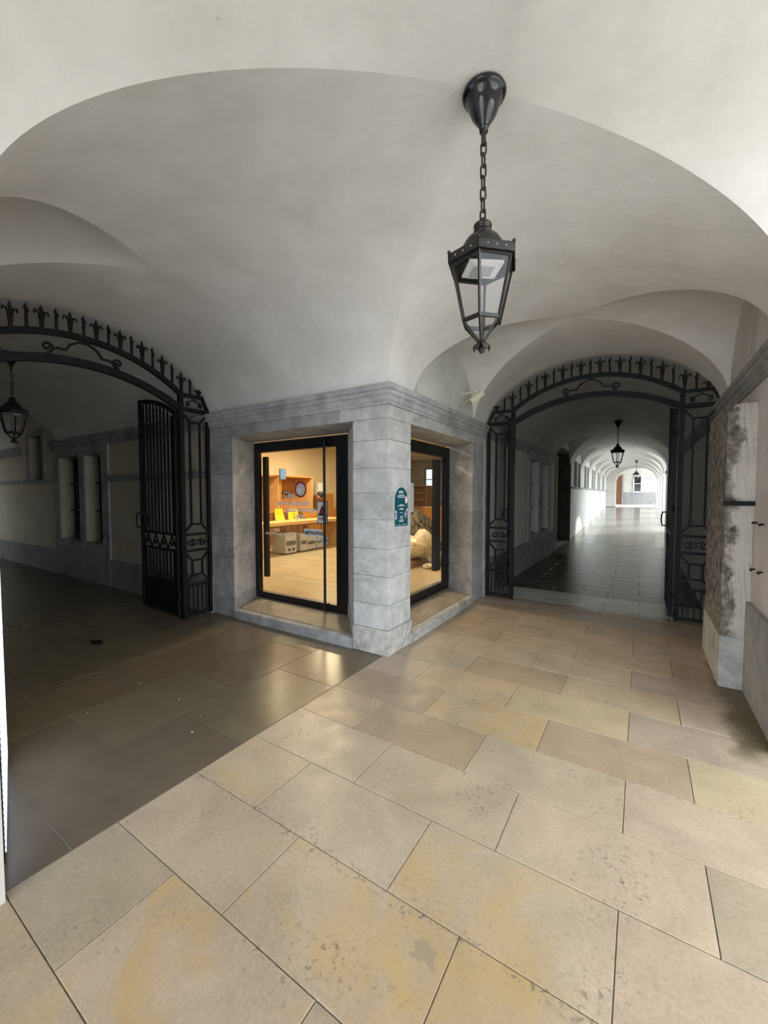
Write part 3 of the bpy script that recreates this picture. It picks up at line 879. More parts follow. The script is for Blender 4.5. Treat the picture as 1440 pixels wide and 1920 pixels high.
# ================================================================== GLASS SHOP DOORS
def qbox(x0, y0, z0, x1, y1, z1, name, mat, parent): return MB().box(x0, y0, z0, x1, y1, z1).build(name, mat, parent)
YD = 0.63
d1 = thing('glass_door', 'black framed glass door with white lettering and stickers on the left face of the corner', 'door', (0, 0, 0))
qbox(-2.80, YD, 0.121, -2.73, YD+0.08, 2.465, 'frame_post', 'black', d1)
qbox(-1.13, YD, 0.121, -0.98, YD+0.08, 2.465, 'frame_post', 'black', d1)
qbox(-2.73, YD, 2.325, -1.13, YD+0.08, 2.465, 'top_rail', 'black', d1)
qbox(-2.73, YD, 0.121, -1.13, YD+0.08, 0.215, 'bottom_rail', 'black', d1)
qbox(-1.205, YD+0.01, 0.215, -1.165, YD+0.07, 2.325, 'stile', 'black', d1)
qbox(-2.73, YD+0.03, 0.215, -1.205, YD+0.038, 2.325, 'pane', 'glass', d1)
qbox(-1.165, YD+0.03, 0.215, -1.13, YD+0.038, 2.325, 'pane', 'glass', d1)
qbox(-2.73, YD+0.10, 0.42, -2.655, YD+0.16, 2.27, 'inner_panel', 'black', d1)
h = MB().tube([(-1.34, YD-0.07, 0.14), (-1.34, YD-0.07, 2.42)], 0.018, 10).build('pull_bar', 'black', d1, True)
for z in (0.22, 2.34):
    MB().tube([(-1.34, YD-0.07, z), (-1.34, YD+0.005, z)], 0.011, 8).build('bar_bracket', 'black', h)
qbox(-2.812, YD-0.004, 0.12, -2.80, YD+0.02, 2.472, 'edge_trim', 'stone', d1)
qbox(-0.98, YD-0.004, 0.12, -0.97, YD+0.02, 2.472, 'edge_trim', 'stone', d1)
qbox(-2.80, YD-0.004, 2.465, -0.98, YD+0.02, 2.475, 'edge_trim', 'stone', d1)
def text(body, size, loc, mat, parent, name='lettering', rot=(PI/2, 0, 0), align='LEFT', sx=1.0, bold=0.0):
    cu = bpy.data.curves.new(name, 'FONT'); cu.body = body; cu.size = size; cu.align_x = align; cu.extrude = 0.0006; cu.offset = bold
    cu.resolution_u = 3
    cu.materials.append(M[mat])
    o = bpy.data.objects.new(name, cu); COL.objects.link(o); o.parent = parent; o.location = loc; o.rotation_euler = rot; o.scale = (sx, 1, 1)
    return o
YG = YD+0.0275
text('Cité', 0.135, (-2.215, YG, 1.64), 'paper', d1, bold=0.003)
text('internationale', 0.115, (-2.335, YG, 1.54), 'paper', d1, bold=0.003)
text('gastronomie', 0.115, (-2.165, YG, 1.445), 'paper', d1, bold=0.003)
text('Lyon', 0.115, (-2.01, YG, 1.35), 'paper', d1, bold=0.003)
text('un lieu', 0.055, (-2.44, YG, 1.155), 'paper', d1, bold=0.001)
text('de la Métropole de Lyon', 0.058, (-2.60, YG, 1.095), 'paper', d1, bold=0.001)
# round emblem sticker
def disc(n, r, y, cx, cz, th=0.001):
    return [(cx+r*math.cos(2*PI*k/n+PI/n), cz+r*math.sin(2*PI*k/n+PI/n)) for k in range(n)]
def plate(path, y0, y1, name, mat, parent):
    mb = MB(); mb.loft([[(u, y0, z) for u, z in path], [(u, y1, z) for u, z in path]])
    return mb.build(name, mat, parent)
em = plate(disc(9, 0.118, 0, -1.865, 1.765), YG-0.0005, YG+0.0008, 'emblem_sticker', 'red', d1)
plate(disc(9, 0.092, 0, -1.865, 1.765), YG-0.0012, YG-0.0006, 'emblem_ring', 'pinkwhite', em)
plate(disc(16, 0.045, 0, -1.89, 1.75), YG-0.0020, YG-0.0014, 'emblem_centre', 'paper', em)
# warning sign
sg = qbox(-1.555, YG-0.003, 1.295, -1.365, YG, 1.605, 'warning_sign', 'ink', d1)
qbox(-1.545, YG-0.0045, 1.305, -1.375, YG-0.0032, 1.595, 'sign_face', 'paper', sg)
plate([(-1.535, 1.405), (-1.385, 1.405), (-1.46, 1.555)], YG-0.006, YG-0.0047, 'triangle', 'ink', sg)
plate([(-1.505, 1.433), (-1.415, 1.433), (-1.46, 1.535)], YG-0.0075, YG-0.0062, 'triangle', 'red', sg)
qbox(-1.53, YG-0.0055, 1.368, -1.39, YG-0.0047, 1.380, 'print_line', 'red', sg)
qbox(-1.53, YG-0.0055, 1.348, -1.39, YG-0.0047, 1.356, 'print_line', 'ink', sg)
# institution stickers
s1 = qbox(-1.80, YG-0.002, 1.115, -1.475, YG, 1.215, 'sticker', 'paper', d1)
text('MÉTROPOLE', 0.062, (-1.785, YG-0.003, 1.140), 'ink', s1, bold=0.002)
s2 = qbox(-1.48, YG-0.002, 1.03, -1.363, YG, 1.115, 'sticker', 'paper', d1)
text('LYON', 0.045, (-1.472, YG-0.003, 1.055), 'ink', s2, bold=0.001)
text('GRAND', 0.052, (-1.665, YG-0.001, 1.055), 'paper', d1, bold=0.002)

XD = -0.53
d2 = thing('glass_door', 'black framed glass front on the corridor side of the corner pier', 'door', (0, 0, 0))
qbox(XD-0.08, 2.66, 0.121, XD, 2.80, 2.465, 'frame_post', 'black', d2)
qbox(XD-0.08, 0.80, 0.121, XD, 0.90, 2.465, 'frame_post', 'black', d2)
qbox(XD-0.08, 0.90, 2.30, XD, 2.66, 2.465, 'top_rail', 'black', d2)
qbox(XD-0.08, 0.90, 0.121, XD, 2.66, 0.26, 'bottom_rail', 'black', d2)
qbox(XD-0.038, 0.90, 0.26, XD-0.03, 2.66, 2.30, 'pane', 'glass', d2)
qbox(XD-0.18, 2.50, 0.43, XD-0.10, 2.66, 2.255, 'inner_panel', 'black', d2)
qbox(XD-0.01, 2.80, 0.12, XD+0.004, 2.812, 2.47, 'edge_trim', 'stone', d2)
nt_ = qbox(XD-0.046, 1.50, 1.42, XD-0.040, 1.62, 1.88, 'notice', 'ink', d2)
qbox(XD-0.0395, 1.51, 1.44, XD-0.0385, 1.61, 1.86, 'notice_face', 'paper', nt_)

# ================================================================== POSTER ON THE PIER
ps = thing('poster', 'dark teal round-topped poster with white text stuck on the pier', 'poster', (0, 0, 0))
prof = [(0.128, 1.352), (0.412, 1.348), (0.412, 1.625)]+[(0.27+0.142*math.cos(a), 1.625+0.15*math.sin(a)) for a in [PI*k/14 for k in range(1, 14)]]+[(0.128, 1.625)]
def plate_x(path, x0, x1, name, mat, parent):
    mb = MB(); mb.loft([[(x0, u, z) for u, z in path], [(x1, u, z) for u, z in path]])
    return mb.build(name, mat, parent)
plate_x([(0.27+(u-0.27)*1.035, 1.56+(z-1.56)*1.02) for u, z in prof], 0.0025, 0.0035, 'border', 'paper', ps)
plate_x(prof, 0.0036, 0.0046, 'face', 'teal', ps)
def pl(u0, u1, z, t, mat='paper'): return MB().box(0.0047, u0, z-t/2, 0.0052, u1, z+t/2).build('print_line', mat, ps)
RX = (PI/2, 0, PI/2)
mb = MB()
for k in range(5):
    mb.tube([(0.005, 0.225+0.018*k+0.010*math.cos(a), 1.722+0.010*math.sin(a)) for a in [2*PI*j/10 for j in range(10)]], 0.0028, 5, True)
mb.build('logo', 'paper', ps)
for z, a, b in ((1.690, .21, .33), (1.676, .18, .36), (1.664, .20, .34), (1.585, .23, .31), (1.573, .19, .35), (1.545, .24, .30), (1.535, .22, .32), (1.500, .235, .305), (1.46, .25, .29), (1.448, .235, .305), (1.43, .24, .30), (1.415, .22, .32), (1.404, .23, .31)):
    pl(a, b, z, 0.005)
for k in range(5): pl(0.155+0.052*k, 0.165+0.052*k+0.008*(k % 2), 1.367, 0.012)
plate_x([(0.375+0.028*math.cos(2*PI*k/16), 1.635+0.04*math.sin(2*PI*k/16)) for k in range(16)], 0.0047, 0.0053, 'round_badge', 'pinkwhite', ps)
def flower(u, z, r, mat):
    plate_x([(u+r*(0.65+0.35*math.cos(5*a))*math.cos(a), z+r*(0.65+0.35*math.cos(5*a))*math.sin(a)) for a in [2*PI*k/30 for k in range(30)]], 0.0047, 0.0053, 'flower_print', mat, ps)
for u, z, r, m_ in ((0.16, 1.475, .030, 'mauve'), (0.155, 1.445, .022, 'pinkwhite'), (0.155, 1.51, .018, 'paper'), (0.375, 1.49, .030, 'mauve'), (0.36, 1.455, .026, 'mauve'), (0.39, 1.525, .020, 'pinkwhite'), (0.345, 1.48, .014, 'pinkwhite')):
    flower(u, z, r, m_)

# ================================================================== LANTERNS
def make_lantern(label):
    """origin on the ceiling; hangs down 1.23 m"""
    t = thing('hanging_lantern', label, 'lantern', group='hanging iron lanterns')
    MB().lathe([(0.055, 0.0), (0.102, -0.005), (0.106, -0.016), (0.102, -0.026), (0.092, -0.030), (0.086, -0.036), (0.076, -0.070), (0.058, -0.115), (0.034, -0.150), (0.022, -0.170), (0.020, -0.190), (0.0, -0.192)], 28).build('ceiling_plate', 'gloss_black', t, 'all')
    MB().lathe([(0.012, -0.18), (0.012, -0.25)], 10).build('stem', 'rustiron', t, True)
    z = -0.235
    for k in range(7):
        L = 0.066; a = (PI/4 if k % 2 else -PI/4)
        pts = []
        for j in range(16):
            th = 2*PI*j/16
            px = 0.0135*math.cos(th); pz = 0.0135*math.sin(th)+(L/2-0.0135)*(1 if math.sin(th) > 0 else -1)
            pts.append((px*math.cos(a), px*math.sin(a), z-L/2+pz))
        MB().tube(pts, 0.0048, 6, True).build('chain_link', 'rustiron', t, True)
        z -= L-0.012
    MB().lathe([(0.011, z+0.012), (0.015, z+0.004), (0.011, z-0.03), (0.011, -0.63)], 10).build('hook_rod', 'rustiron', t, True)
    MB().lathe([(0.010, -0.615), (0.030, -0.622), (0.043, -0.632), (0.045, -0.642), (0.038, -0.650), (0.034, -0.656), (0.038, -0.662), (0.048, -0.670), (0.046, -0.680), (0.030, -0.684)], 24).build('cap', 'lampiron', t, 'all')
    MB().lathe([(0.028, -0.680), (0.055, -0.688), (0.080, -0.705), (0.096, -0.730), (0.102, -0.752), (0.104, -0.765)], 28, cap=False).build('dome', 'lampiron', t, 'all')
    def hexr(r, z, n=6, off=0.0): return [(r*math.cos(2*PI*k/n+off), r*math.sin(2*PI*k/n+off), z) for k in range(n)]
    O = math.radians(8)
    rim = MB().loft([hexr(0.104, -0.752, off=O), hexr(0.178, -0.793, off=O), hexr(0.182, -0.800, off=O), hexr(0.180, -0.836, off=O), hexr(0.172, -0.836, off=O), hexr(0.170, -0.803, off=O), hexr(0.10, -0.765, off=O)], cap=False).build('hood', 'lampiron', t)
    for k in range(6):
        a = 2*PI*k/6+O
        MB().sphere((0.176*math.cos(a), 0.176*math.sin(a), -0.786), 0.009, 8, 6).build('knob', 'lampiron', rim, True)
        for q in (0.25, 0.5, 0.75):
            b = 2*PI*(k+1)/6+O
            x = 0.181*(math.cos(a)*(1-q)+math.cos(b)*q); y = 0.181*(math.sin(a)*(1-q)+math.sin(b)*q)
            MB().sphere((x, y, -0.815), 0.004, 6, 4).build('rivet', 'greyplastic', rim, True)
    r1, z1, r2, z2, z3 = 0.160, -0.835, 0.098, -1.105, -1.200
    MB().loft([hexr(r1+.004, z1+0.012, off=O), hexr(r1+.004, z1-0.014, off=O), hexr(r1-.012, z1-0.014, off=O), hexr(r1-.012, z1+0.012, off=O), hexr(r1+.004, z1+0.012, off=O)], cap=False).build('upper_ring', 'lampiron', t)
    MB().loft([hexr(r2+.005, z2+0.009, off=O), hexr(r2+.005, z2-0.009, off=O), hexr(r2-.009, z2-0.009, off=O), hexr(r2-.009, z2+0.009, off=O), hexr(r2+.005, z2+0.009, off=O)], cap=False).build('lower_ring', 'lampiron', t)
    for k in range(6):
        a, b = 2*PI*k/6+O, 2*PI*(k+1)/6+O
        A1 = Vector((r1*math.cos(a), r1*math.sin(a), z1)); A2 = Vector((r2*math.cos(a), r2*math.sin(a), z2)); A3 = Vector((0.016*math.cos(a), 0.016*math.sin(a), z3))
        B1 = Vector((r1*math.cos(b), r1*math.sin(b), z1)); B2 = Vector((r2*math.cos(b), r2*math.sin(b), z2)); B3 = Vector((0.016*math.cos(b), 0.016*math.sin(b), z3))
        MB().tube([A1, A2], 0.0078, 4).build('glazing_bar', 'lampiron', t)
        MB().tube([A2, A3], 0.0075, 4).build('lower_rib', 'lampiron', t)
        def pane(p, q, r, s, name):
            n = (q-p).cross(r-p).normalized()*0.0015
            m = MB(); m.loft([[tuple(v-n) for v in (p, q, s, r)], [tuple(v+n) for v in (p, q, s, r)]])
            m.build(name, 'lampglass', t)
        pane(A1, B1, A2, B2, 'pane'); pane(A2, B2, A3, B3, 'lower_pane')
    lu = MB()
    lu.box(-0.085, -0.075, -0.852, 0.085, 0.075, -0.840)
    lu = lu.build('lamp_unit', 'white', t)
    MB().box(-0.05, -0.045, -0.858, 0.05, 0.045, -0.8525).build('diffuser', 'greyplastic', lu)
    MB().box(-0.055, 0.05, -0.858, 0.02, 0.07, -0.8525).build('driver_cover', 'greyplastic', lu)
    for x in (-0.07, 0.07):
        for y in (-0.055, 0.055): MB().sphere((x, y, -0.853), 0.004, 6, 4).build('screw', 'greyplastic', lu, True)
    fin = MB().lathe([(0.004, -1.190), (0.020, -1.196), (0.022, -1.206), (0.012, -1.214), (0.010, -1.222), (0.016, -1.236), (0.013, -1.250), (0.002, -1.262)], 12).build('finial', 'lampiron', t, True)
    for k in range(5):
        a = 2*PI*k/5
        pts = [(0.010, -1.212), (0.026, -1.214), (0.038, -1.226), (0.040, -1.242), (0.034, -1.250)]
        ws = [0.006, 0.016, 0.019, 0.013, 0.003]
        rings = []
        for (r, z_), w in zip(pts, ws):
            c = Vector((r*math.cos(a), r*math.sin(a), z_)); sd = Vector((-math.sin(a), math.cos(a), 0))
            rings.append([tuple(c-sd*w), tuple(c+Vector((0, 0, 0.003))), tuple(c+sd*w), tuple(c-Vector((0, 0, 0.002)))])
        MB().loft(rings).build('leaf', 'rustiron', fin, True)
    return t
L0 = make_lantern('large black hexagonal iron lantern hanging from the crossing vault in front of the corner')
L0.location = (1.495, -1.5, 3.668); L0.rotation_euler = (0, 0, math.radians(36))
dup(L0, (-5.27, -1.5, 3.668), 0.5, 'dark iron lantern hanging in the left passage behind the gate arch', 'hanging iron lanterns')
dup(L0, (1.62, 9.0, 3.66), 0.3, 'dark iron lantern hanging midway down the dim corridor', 'hanging iron lanterns')
dup(L0, (1.9, 24.0, 3.66), 0.2, 'small distant lantern silhouetted near the far white arch', 'hanging iron lanterns')

# ================================================================== IRON GATES
UC = 1.5
def arc_z(u, crown, end_u, end_z):
    hw = UC-end_u; sag = crown-end_z; R = (hw*hw+sag*sag)/(2*sag); d = u-UC
    return crown-R+math.sqrt(R*R-d*d)
def spiral(cx, cz, r0, r1, a0, turns, n=26):
    return [(cx+(r0+(r1-r0)*k/n)*math.cos(a0+2*PI*turns*k/n), cz+(r0+(r1-r0)*k/n)*math.sin(a0+2*PI*turns*k/n)) for k in range(n+1)]
SU = 0.42
def make_gate(label, crown_hi=3.39, crown_lo=3.12, d_edge=0.30):
    t = thing('iron_gate', label, 'gate', group='arched iron gate frames')
    hi = lambda u: arc_z(u, crown_hi, SU, 3.02)
    lo = lambda u: arc_z(u, crown_lo, SU, 2.82)
    us = [SU+(3-2*SU)*k/40 for k in range(41)]
    MB().flat([(u, hi(u)) for u in us], 0.060, 0.05).build('upper_arch_band', 'iron', t)
    MB().flat([(u, lo(u)) for u in us], 0.082, 0.06).build('lower_arch_band', 'iron', t)
    zc = (crown_hi+crown_lo)/2
    # central scroll between the two bands
    half = []
    half += spiral(UC-0.33, zc-0.045, 0.010, 0.055, PI*0.2, -1.35, 24)
    path = half+[(UC-0.25, zc-0.035), (UC-0.17, zc-0.035), (UC-0.13, zc+0.03), (UC-0.06, zc+0.075), (UC, zc+0.085)]
    full = path+[(2*UC-u, z) for u, z in path[::-1][1:]]
    MB().flat(full, 0.022, 0.02).build('arch_scroll', 'iron', t)
    for s in (0, 1):
        def U(u): return u if s == 0 else 3.0-u
        def fl(path, w, d, name, parent=t, **k): return MB().flat([(U(a), b) for a, b in path], w, d, **k).build(name, 'iron', parent)
        fl([(SU, 0.02), (SU, 3.06)], 0.060, 0.05, 'post')
        fl([(0.035, 0.02), (0.035, 2.84)], 0.045, 0.04, 'post')
        fl([(0.02, 2.83), (SU+0.02, 2.83)], 0.055, 0.05, 'header_rail')
        fl([(0.10, 3.02), (SU+0.02, 3.02)], 0.040, 0.05, 'header_rail')
        fl([(0.03, 2.85), (0.11, 3.02)], 0.026, 0.04, 'slanted_edge')
        sc = spiral(0.135, 2.905, 0.006, 0.034, 0.4, 1.3, 18)
        fl(sc+[(0.20, 2.955), (0.235, 2.985)], 0.016, 0.016, 'header_scroll')
        sc2 = [(0.46-u, z) for u, z in sc]
        fl(sc2+[(0.26, 2.955), (0.225, 2.985)], 0.016, 0.016, 'header_scroll')
        a, b = 0.155, 0.300
        for z0, z1 in ((1.16, 2.80), (0.46, 0.92)):
            c = 0.13
            fl([(0.04, z1-0.0), (a, z1-c), (a, z0+c), (0.04, z0+0.01)], 0.024, 0.024, 'panel_bar')
            fl([(SU-0.01, z1-0.0), (b, z1-c), (b, z0+c), (SU-0.01, z0+0.01)], 0.024, 0.024, 'panel_bar')
            fl([(a, z1-c), (b, z1-c)], 0.024, 0.024, 'panel_bar'); fl([(a, z0+c), (b, z0+c)], 0.024, 0.024, 'panel_bar')
        for z in (0.93, 1.15, 0.45, 0.06): fl([(0.035, z), (SU, z)], 0.032, 0.03, 'cross_rail')
        m1 = spiral(0.135, 1.04, 0.008, 0.052, -0.5, 1.25, 20); m2 = [(0.455-u, z) for u, z in m1]
        fl(m1+[(0.2275, 1.055)], 0.018, 0.018, 'medallion_scroll'); fl(m2+[(0.2275, 1.055)], 0.018, 0.018, 'medallion_scroll')
        fl([(0.15, 0.985), (0.2275, 1.025), (0.305, 0.985)], 0.012, 0.016, 'medallion_scroll')
        for k in range(1, 6):
            u = 0.035+(SU-0.035)*k/6
            fl([(u, 0.06), (u, 0.40), (u, 0.50)], [0.014, 0.014, 0.002], 0.014, 'base_bar')
    # flame spikes along the top
    n = 23
    for k in range(n):
        u = 0.16+(3.0-0.32)*k/(n-1)
        zb = hi(u)+0.02 if SU < u < 3-SU else 3.04
        H = min(0.27, vault_z(u-1.5)-zb-0.035)
        if H < 0.05: continue
        if k % 2 == 0:
            sp = MB().flat([(u, zb), (u, zb+0.35*H), (u, zb+0.62*H), (u-0.006, zb+0.72*H), (u+0.006, zb+0.86*H), (u, zb+H)], [0.028, 0.042, 0.058, 0.028, 0.024, 0.003], 0.016).build('spike', 'iron', t)
            for sg in (-1, 1):
                MB().flat([(u+sg*0.012, zb+0.55*H), (u+sg*0.030, zb+0.72*H), (u+sg*0.050, zb+0.74*H), (u+sg*0.060, zb+0.66*H), (u+sg*0.055, zb+0.60*H)], [0.020, 0.018, 0.016, 0.014, 0.006], 0.014).build('spike_leaf', 'iron', sp)
        else:
            MB().flat([(u, zb), (u, zb+0.55*H), (u-0.007, zb+0.70*H), (u+0.007, zb+0.86*H), (u, zb+H)], [0.026, 0.026, 0.034, 0.024, 0.003], 0.014).build('spike', 'iron', t)
    return t
def make_leaf(label, mirror=False):
    t = thing('iron_gate_leaf', label, 'gate', group='open iron gate leaves')
    Wd = 1.06
    top = lambda u: arc_z(SU+u+0.02, 3.12, SU, 2.82)-0.05
    us = [Wd*k/16 for k in range(17)]
    MB().flat([(0.03, 0.05), (0.03, top(0.03))], 0.045, 0.045).build('hinge_stile', 'iron', t)
    MB().flat([(Wd-0.02, 0.05), (Wd-0.02, top(Wd-0.02))], 0.045, 0.045).build('closing_stile', 'iron', t)
    MB().flat([(u, top(u)-0.02) for u in us], 0.04, 0.045).build('top_rail', 'iron', t)
    for z in (0.47, 0.93, 1.15, 0.07): MB().flat([(0.03, z), (Wd-0.02, z)], 0.03, 0.035).build('cross_rail', 'iron', t)
    nb = 9
    xs = [0.03+(Wd-0.05)*(k+1)/(nb+1) for k in range(nb)]
    for k, x in enumerate(xs):
        zt = top(x)-0.10
        MB().flat([(x, 1.15), (x, zt)], 0.022, 0.022).build('bar', 'iron', t)
        MB().flat([(x, 0.47), (x, 0.93)], 0.022, 0.022).build('bar', 'iron', t)
        if k < nb-1:
            x2 = xs[k+1]; r = (x2-x)/2
            MB().flat([((x+x2)/2+r*math.cos(a), (zt+top(x2)-0.10)/2+0.055*math.sin(a)) for a in [PI*j/10 for j in range(11)]], 0.012, 0.014).build('bar_loop', 'iron', t)
    for k in range(4):
        a = 0.06+(Wd-0.12)*k/4; b = a+(Wd-0.12)/4
        MB().flat([(a, 0.945), ((a+b)/2, 1.13), (b, 0.945)], 0.014, 0.016).build('band_triangle', 'iron', t)
        MB().flat(spiral((a+b)/2, 1.01, 0.006, 0.035, 0.5, 1.3, 14), 0.011, 0.014).build('band_scroll', 'iron', t)
    MB().box(0.03, -0.006, 0.07, Wd-0.02, 0.006, 0.47).build('kick_plate', 'iron', t)
    for k in range(8):
        x = 0.08+k*(Wd-0.16)/7
        MB().flat([(x, 0.47), (x, 0.52), (x, 0.56)], [0.016, 0.02, 0.002], 0.014).build('plate_point', 'iron', t)
    hd = MB().tube([(Wd-0.02, 0.02, 1.42), (Wd-0.02, 0.075, 1.42), (Wd-0.03, 0.09, 1.36), (Wd-0.03, 0.09, 1.27), (Wd-0.02, 0.075, 1.21), (Wd-0.02, 0.02, 1.21)], 0.011, 8).build('handle', 'iron', t, True)
    MB().box(Wd-0.14, -0.03, 1.24, Wd-0.02, 0.03, 1.40).build('lock_box', 'iron', t)
    for z in (0.35, 1.5, 2.5): MB().lathe([(0.02, z-0.04), (0.02, z+0.04)], 10, (0.0, 0, 0)).build('hinge', 'iron', t, True)
    return t
XG, YG2 = -2.97, 3.02
GL = make_gate('black iron gate frame with spiked arch across the left passage')
GL.location = (XG, 0.0, 0.0); GL.rotation_euler = (0, 0, -PI/2)
GR = dup(GL, (0.03, YG2, 0.0), 0.0, 'black iron gate frame with spiked arch across the right corridor', 'arched iron gate frames')
LL = make_leaf('open barred iron gate leaf folded back beside the left shop opening')
LL.location = (XG-0.06, -SU-0.03, 0.0); LL.rotation_euler = (0, 0, PI-0.06)
dup(LL, (XG-0.06, -3.0+SU+0.03, 0.0), PI+0.06, 'open iron gate leaf out on the far side of the left gate', 'open iron gate leaves')
dup(LL, (0.03+3.0-SU-0.06, YG2+0.07, 0.0), PI/2, 'open iron gate leaf standing at the right post of the corridor gate', 'open iron gate leaves')
dup(LL, (0.03+SU, YG2+0.07, 0.0), PI/2+0.34, 'open iron gate leaf tucked behind the left panel of the corridor gate', 'open iron gate leaves')
# gate stop in the floor
mb = MB(); mb.lathe([(0.055, 0.0), (0.055, 0.010), (0.045, 0.016), (0.0, 0.017)], 16)
gs = mb.build('gate_stop', 'iron', None, True, (-3.02, -1.45, 0.0))
MB().box(-0.11, -0.018, 0.0, 0.11, 0.018, 0.012).build('stop_bar', 'iron', gs)
tag(gs, 'small dark iron gate stop set in the dark floor', 'gate stop')

# ================================================================== SECURITY CAMERA
sc_ = thing('security_camera', 'cream security camera on a bracket below the small side vault', 'camera', (0.0, 2.02, 3.13))
MB().lathe([(0.035, 0.0), (0.035, 0.012), (0.02, 0.016)], 14).build('wall_plate', 'camcream', sc_, True).rotation_euler = (0, PI/2, 0)
MB().tube([(0.01, 0, 0.0), (0.10, 0.0, 0.004), (0.19, 0.0, 0.008)], 0.014, 10).build('bracket_arm', 'camcream', sc_, True)
MB().sphere((0.195, 0.0, 0.008), 0.026, 12, 8).build('ball_joint', 'camcream', sc_, True)
cb = MB(); cb.cbox(-0.12, -0.036, -0.036, 0.10, 0.036, 0.036, 0.010)
cb = cb.build('housing', 'camcream', sc_); cb.location = (0.215, 0.0, -0.070); cb.rotation_euler = (0.0, math.radians(-37), math.radians(39))
MB().box(-0.15, -0.042, 0.036, 0.11, 0.042, 0.043).build('sunshield', 'camcream', cb)
MB().lathe([(0.022, 0.0), (0.022, -0.012), (0.0, -0.012)], 12).build('lens', 'black', cb).rotation_euler = (0, PI/2, 0)
cb.children[-1].location = (-0.12, 0, 0)

# ================================================================== LED SCREEN AT THE LEFT EDGE
ls = thing('led_display', 'tall black display whose glowing white edge shows at the left border', 'display', (-0.215, -2.945, 0.0), math.radians(165.4))
MB().box(0.0, 0.0, 0.03, 1.0, 0.045, 2.05).build('casing', 'black', ls)
MB().box(0.01, -0.004, 0.06, 0.99, -0.0005, 2.0).build('screen', 'led', ls)
MB().box(0.02, 0.0, 0.0, 0.98, 0.045, 0.03).build('foot', 'black', ls)

# ================================================================== SHOP CONTENTS
ZF = 0.118
ct = thing('counter_table', 'long oak counter table seen through the left glass door', 'table', (-6.0, 0.42, ZF))
MB().box(-0.30, 2.70, 0.77, 0.45, 6.0, 0.85).build('tabletop', 'oakpale', ct)
MB().box(-0.30, 2.70, 0.0, 0.45, 2.76, 0.77).build('end_panel', 'oakpale', ct)
MB().box(-0.30, 5.94, 0.0, 0.40, 6.0, 0.77).build('end_panel', 'oakpale', ct)
MB().box(-0.25, 2.76, 0.66, -0.20, 5.94, 0.77).build('apron', 'oakpale', ct)
def yellow_chair(x, y, rz, label):
    t = thing('yellow_chair', label, 'chair', (x, y, ZF), rz, 'yellow chairs at the counter')
    sh = [(0.20, 0.44), (0.05, 0.42), (-0.14, 0.44), (-0.19, 0.50), (-0.22, 0.66), (-0.25, 0.82)]
    ws = [0.17, 0.20, 0.21, 0.20, 0.19, 0.15]
    MB().loft([[(a, -w, b), (a+0.012, -w*0.5, b-0.012), (a+0.012, w*0.5, b-0.012), (a, w, b), (a-0.012, w, b-0.004), (a, 0, b-0.02), (a-0.012, -w, b-0.004)] for (a, b), w in zip(sh, ws)]).build('seat_shell', 'yellow', t, True)
    for sx, sy in ((1, 1), (1, -1), (-1, 1), (-1, -1)):
        MB().tube([(sx*0.12, sy*0.13, 0.42), (sx*0.19, sy*0.19, -0.33)], 0.011, 8).build('leg', 'darkgrey', t, True)
    return t
def raised(t, dz): t.location.z += dz; return t
raised(yellow_chair(-6.72, 4.98, 0.10, 'yellow plastic chair behind the counter, nearer the hanging screen'), 0.33)
raised(yellow_chair(-6.72, 5.50, -0.10, 'yellow plastic chair behind the counter, nearer the orange chest'), 0.33)
tag(MB().box(-6.8, 5.80, ZF, -6.42, 6.22, ZF+1.06).build('orange_chest', 'oak'), 'orange wooden chest rising behind the counter beside the yellow chairs', 'chest')
def cabinet(x, y, w, d, h, rz, label, knobs=True):
    t = thing('grey_cabinet', label, 'cabinet', (x, y, ZF), rz, 'grey appliance cabinets under the counter')
    MB().cbox(-d/2, -w/2, 0.03, d/2, w/2, h, 0.012).build('body', 'greymetal', t)
    MB().box(d/2, -w/2+0.03, h*0.42, d/2+0.006, w/2-0.03, h*0.62).build('vent_panel', 'darkgrey', t)
    MB().box(d/2, -w/2+0.03, h*0.66, d/2+0.006, w/2-0.03, h*0.94).build('front_panel', 'greymetal', t)
    for s in (-1, 1):
        MB().lathe([(0.03, 0), (0.03, 0.02), (0, 0.02)], 12).build('caster', 'black', t).location = (d/2-0.05, s*(w/2-0.06), 0.0)
        if knobs:
            k = MB().lathe([(0.03, 0), (0.026, 0.03), (0, 0.03)], 12).build('knob', 'black', t); k.rotation_euler = (0, PI/2, 0); k.location = (d/2+0.006, s*w*0.2, h*0.22)
    return t
cabinet(-5.80, 4.09, 0.40, 0.45, 0.56, 0.0, 'grey cabinet with two black knobs under the counter')
cabinet(-5.80, 4.57, 0.26, 0.45, 0.50, 0.0, 'narrow pale grey cabinet standing in the middle of the row under the counter', False)
cabinet(-5.85, 4.93, 0.36, 0.45, 0.42, 0.0, 'dark fronted grey cabinet behind the institution stickers', False)
cabinet(-5.85, 5.33, 0.36, 0.45, 0.42, 0.0, 'grey cabinet at the end of the row beside the pull bar', False)
# stool frame at far left under the counter
t = thing('metal_stool', 'thin dark metal stool under the left end of the counter', 'stool', (-5.85, 3.5, ZF))
MB().lathe([(0.16, 0.44), (0.16, 0.46), (0.0, 0.465)], 16).build('seat', 'darkgrey', t)
for a in range(4): MB().tube([(0.10*math.cos(a*PI/2+.7), 0.10*math.sin(a*PI/2+.7), 0.44), (0.2*math.cos(a*PI/2+.7), 0.2*math.sin(a*PI/2+.7), 0)], 0.009, 6).build('leg', 'darkgrey', t)
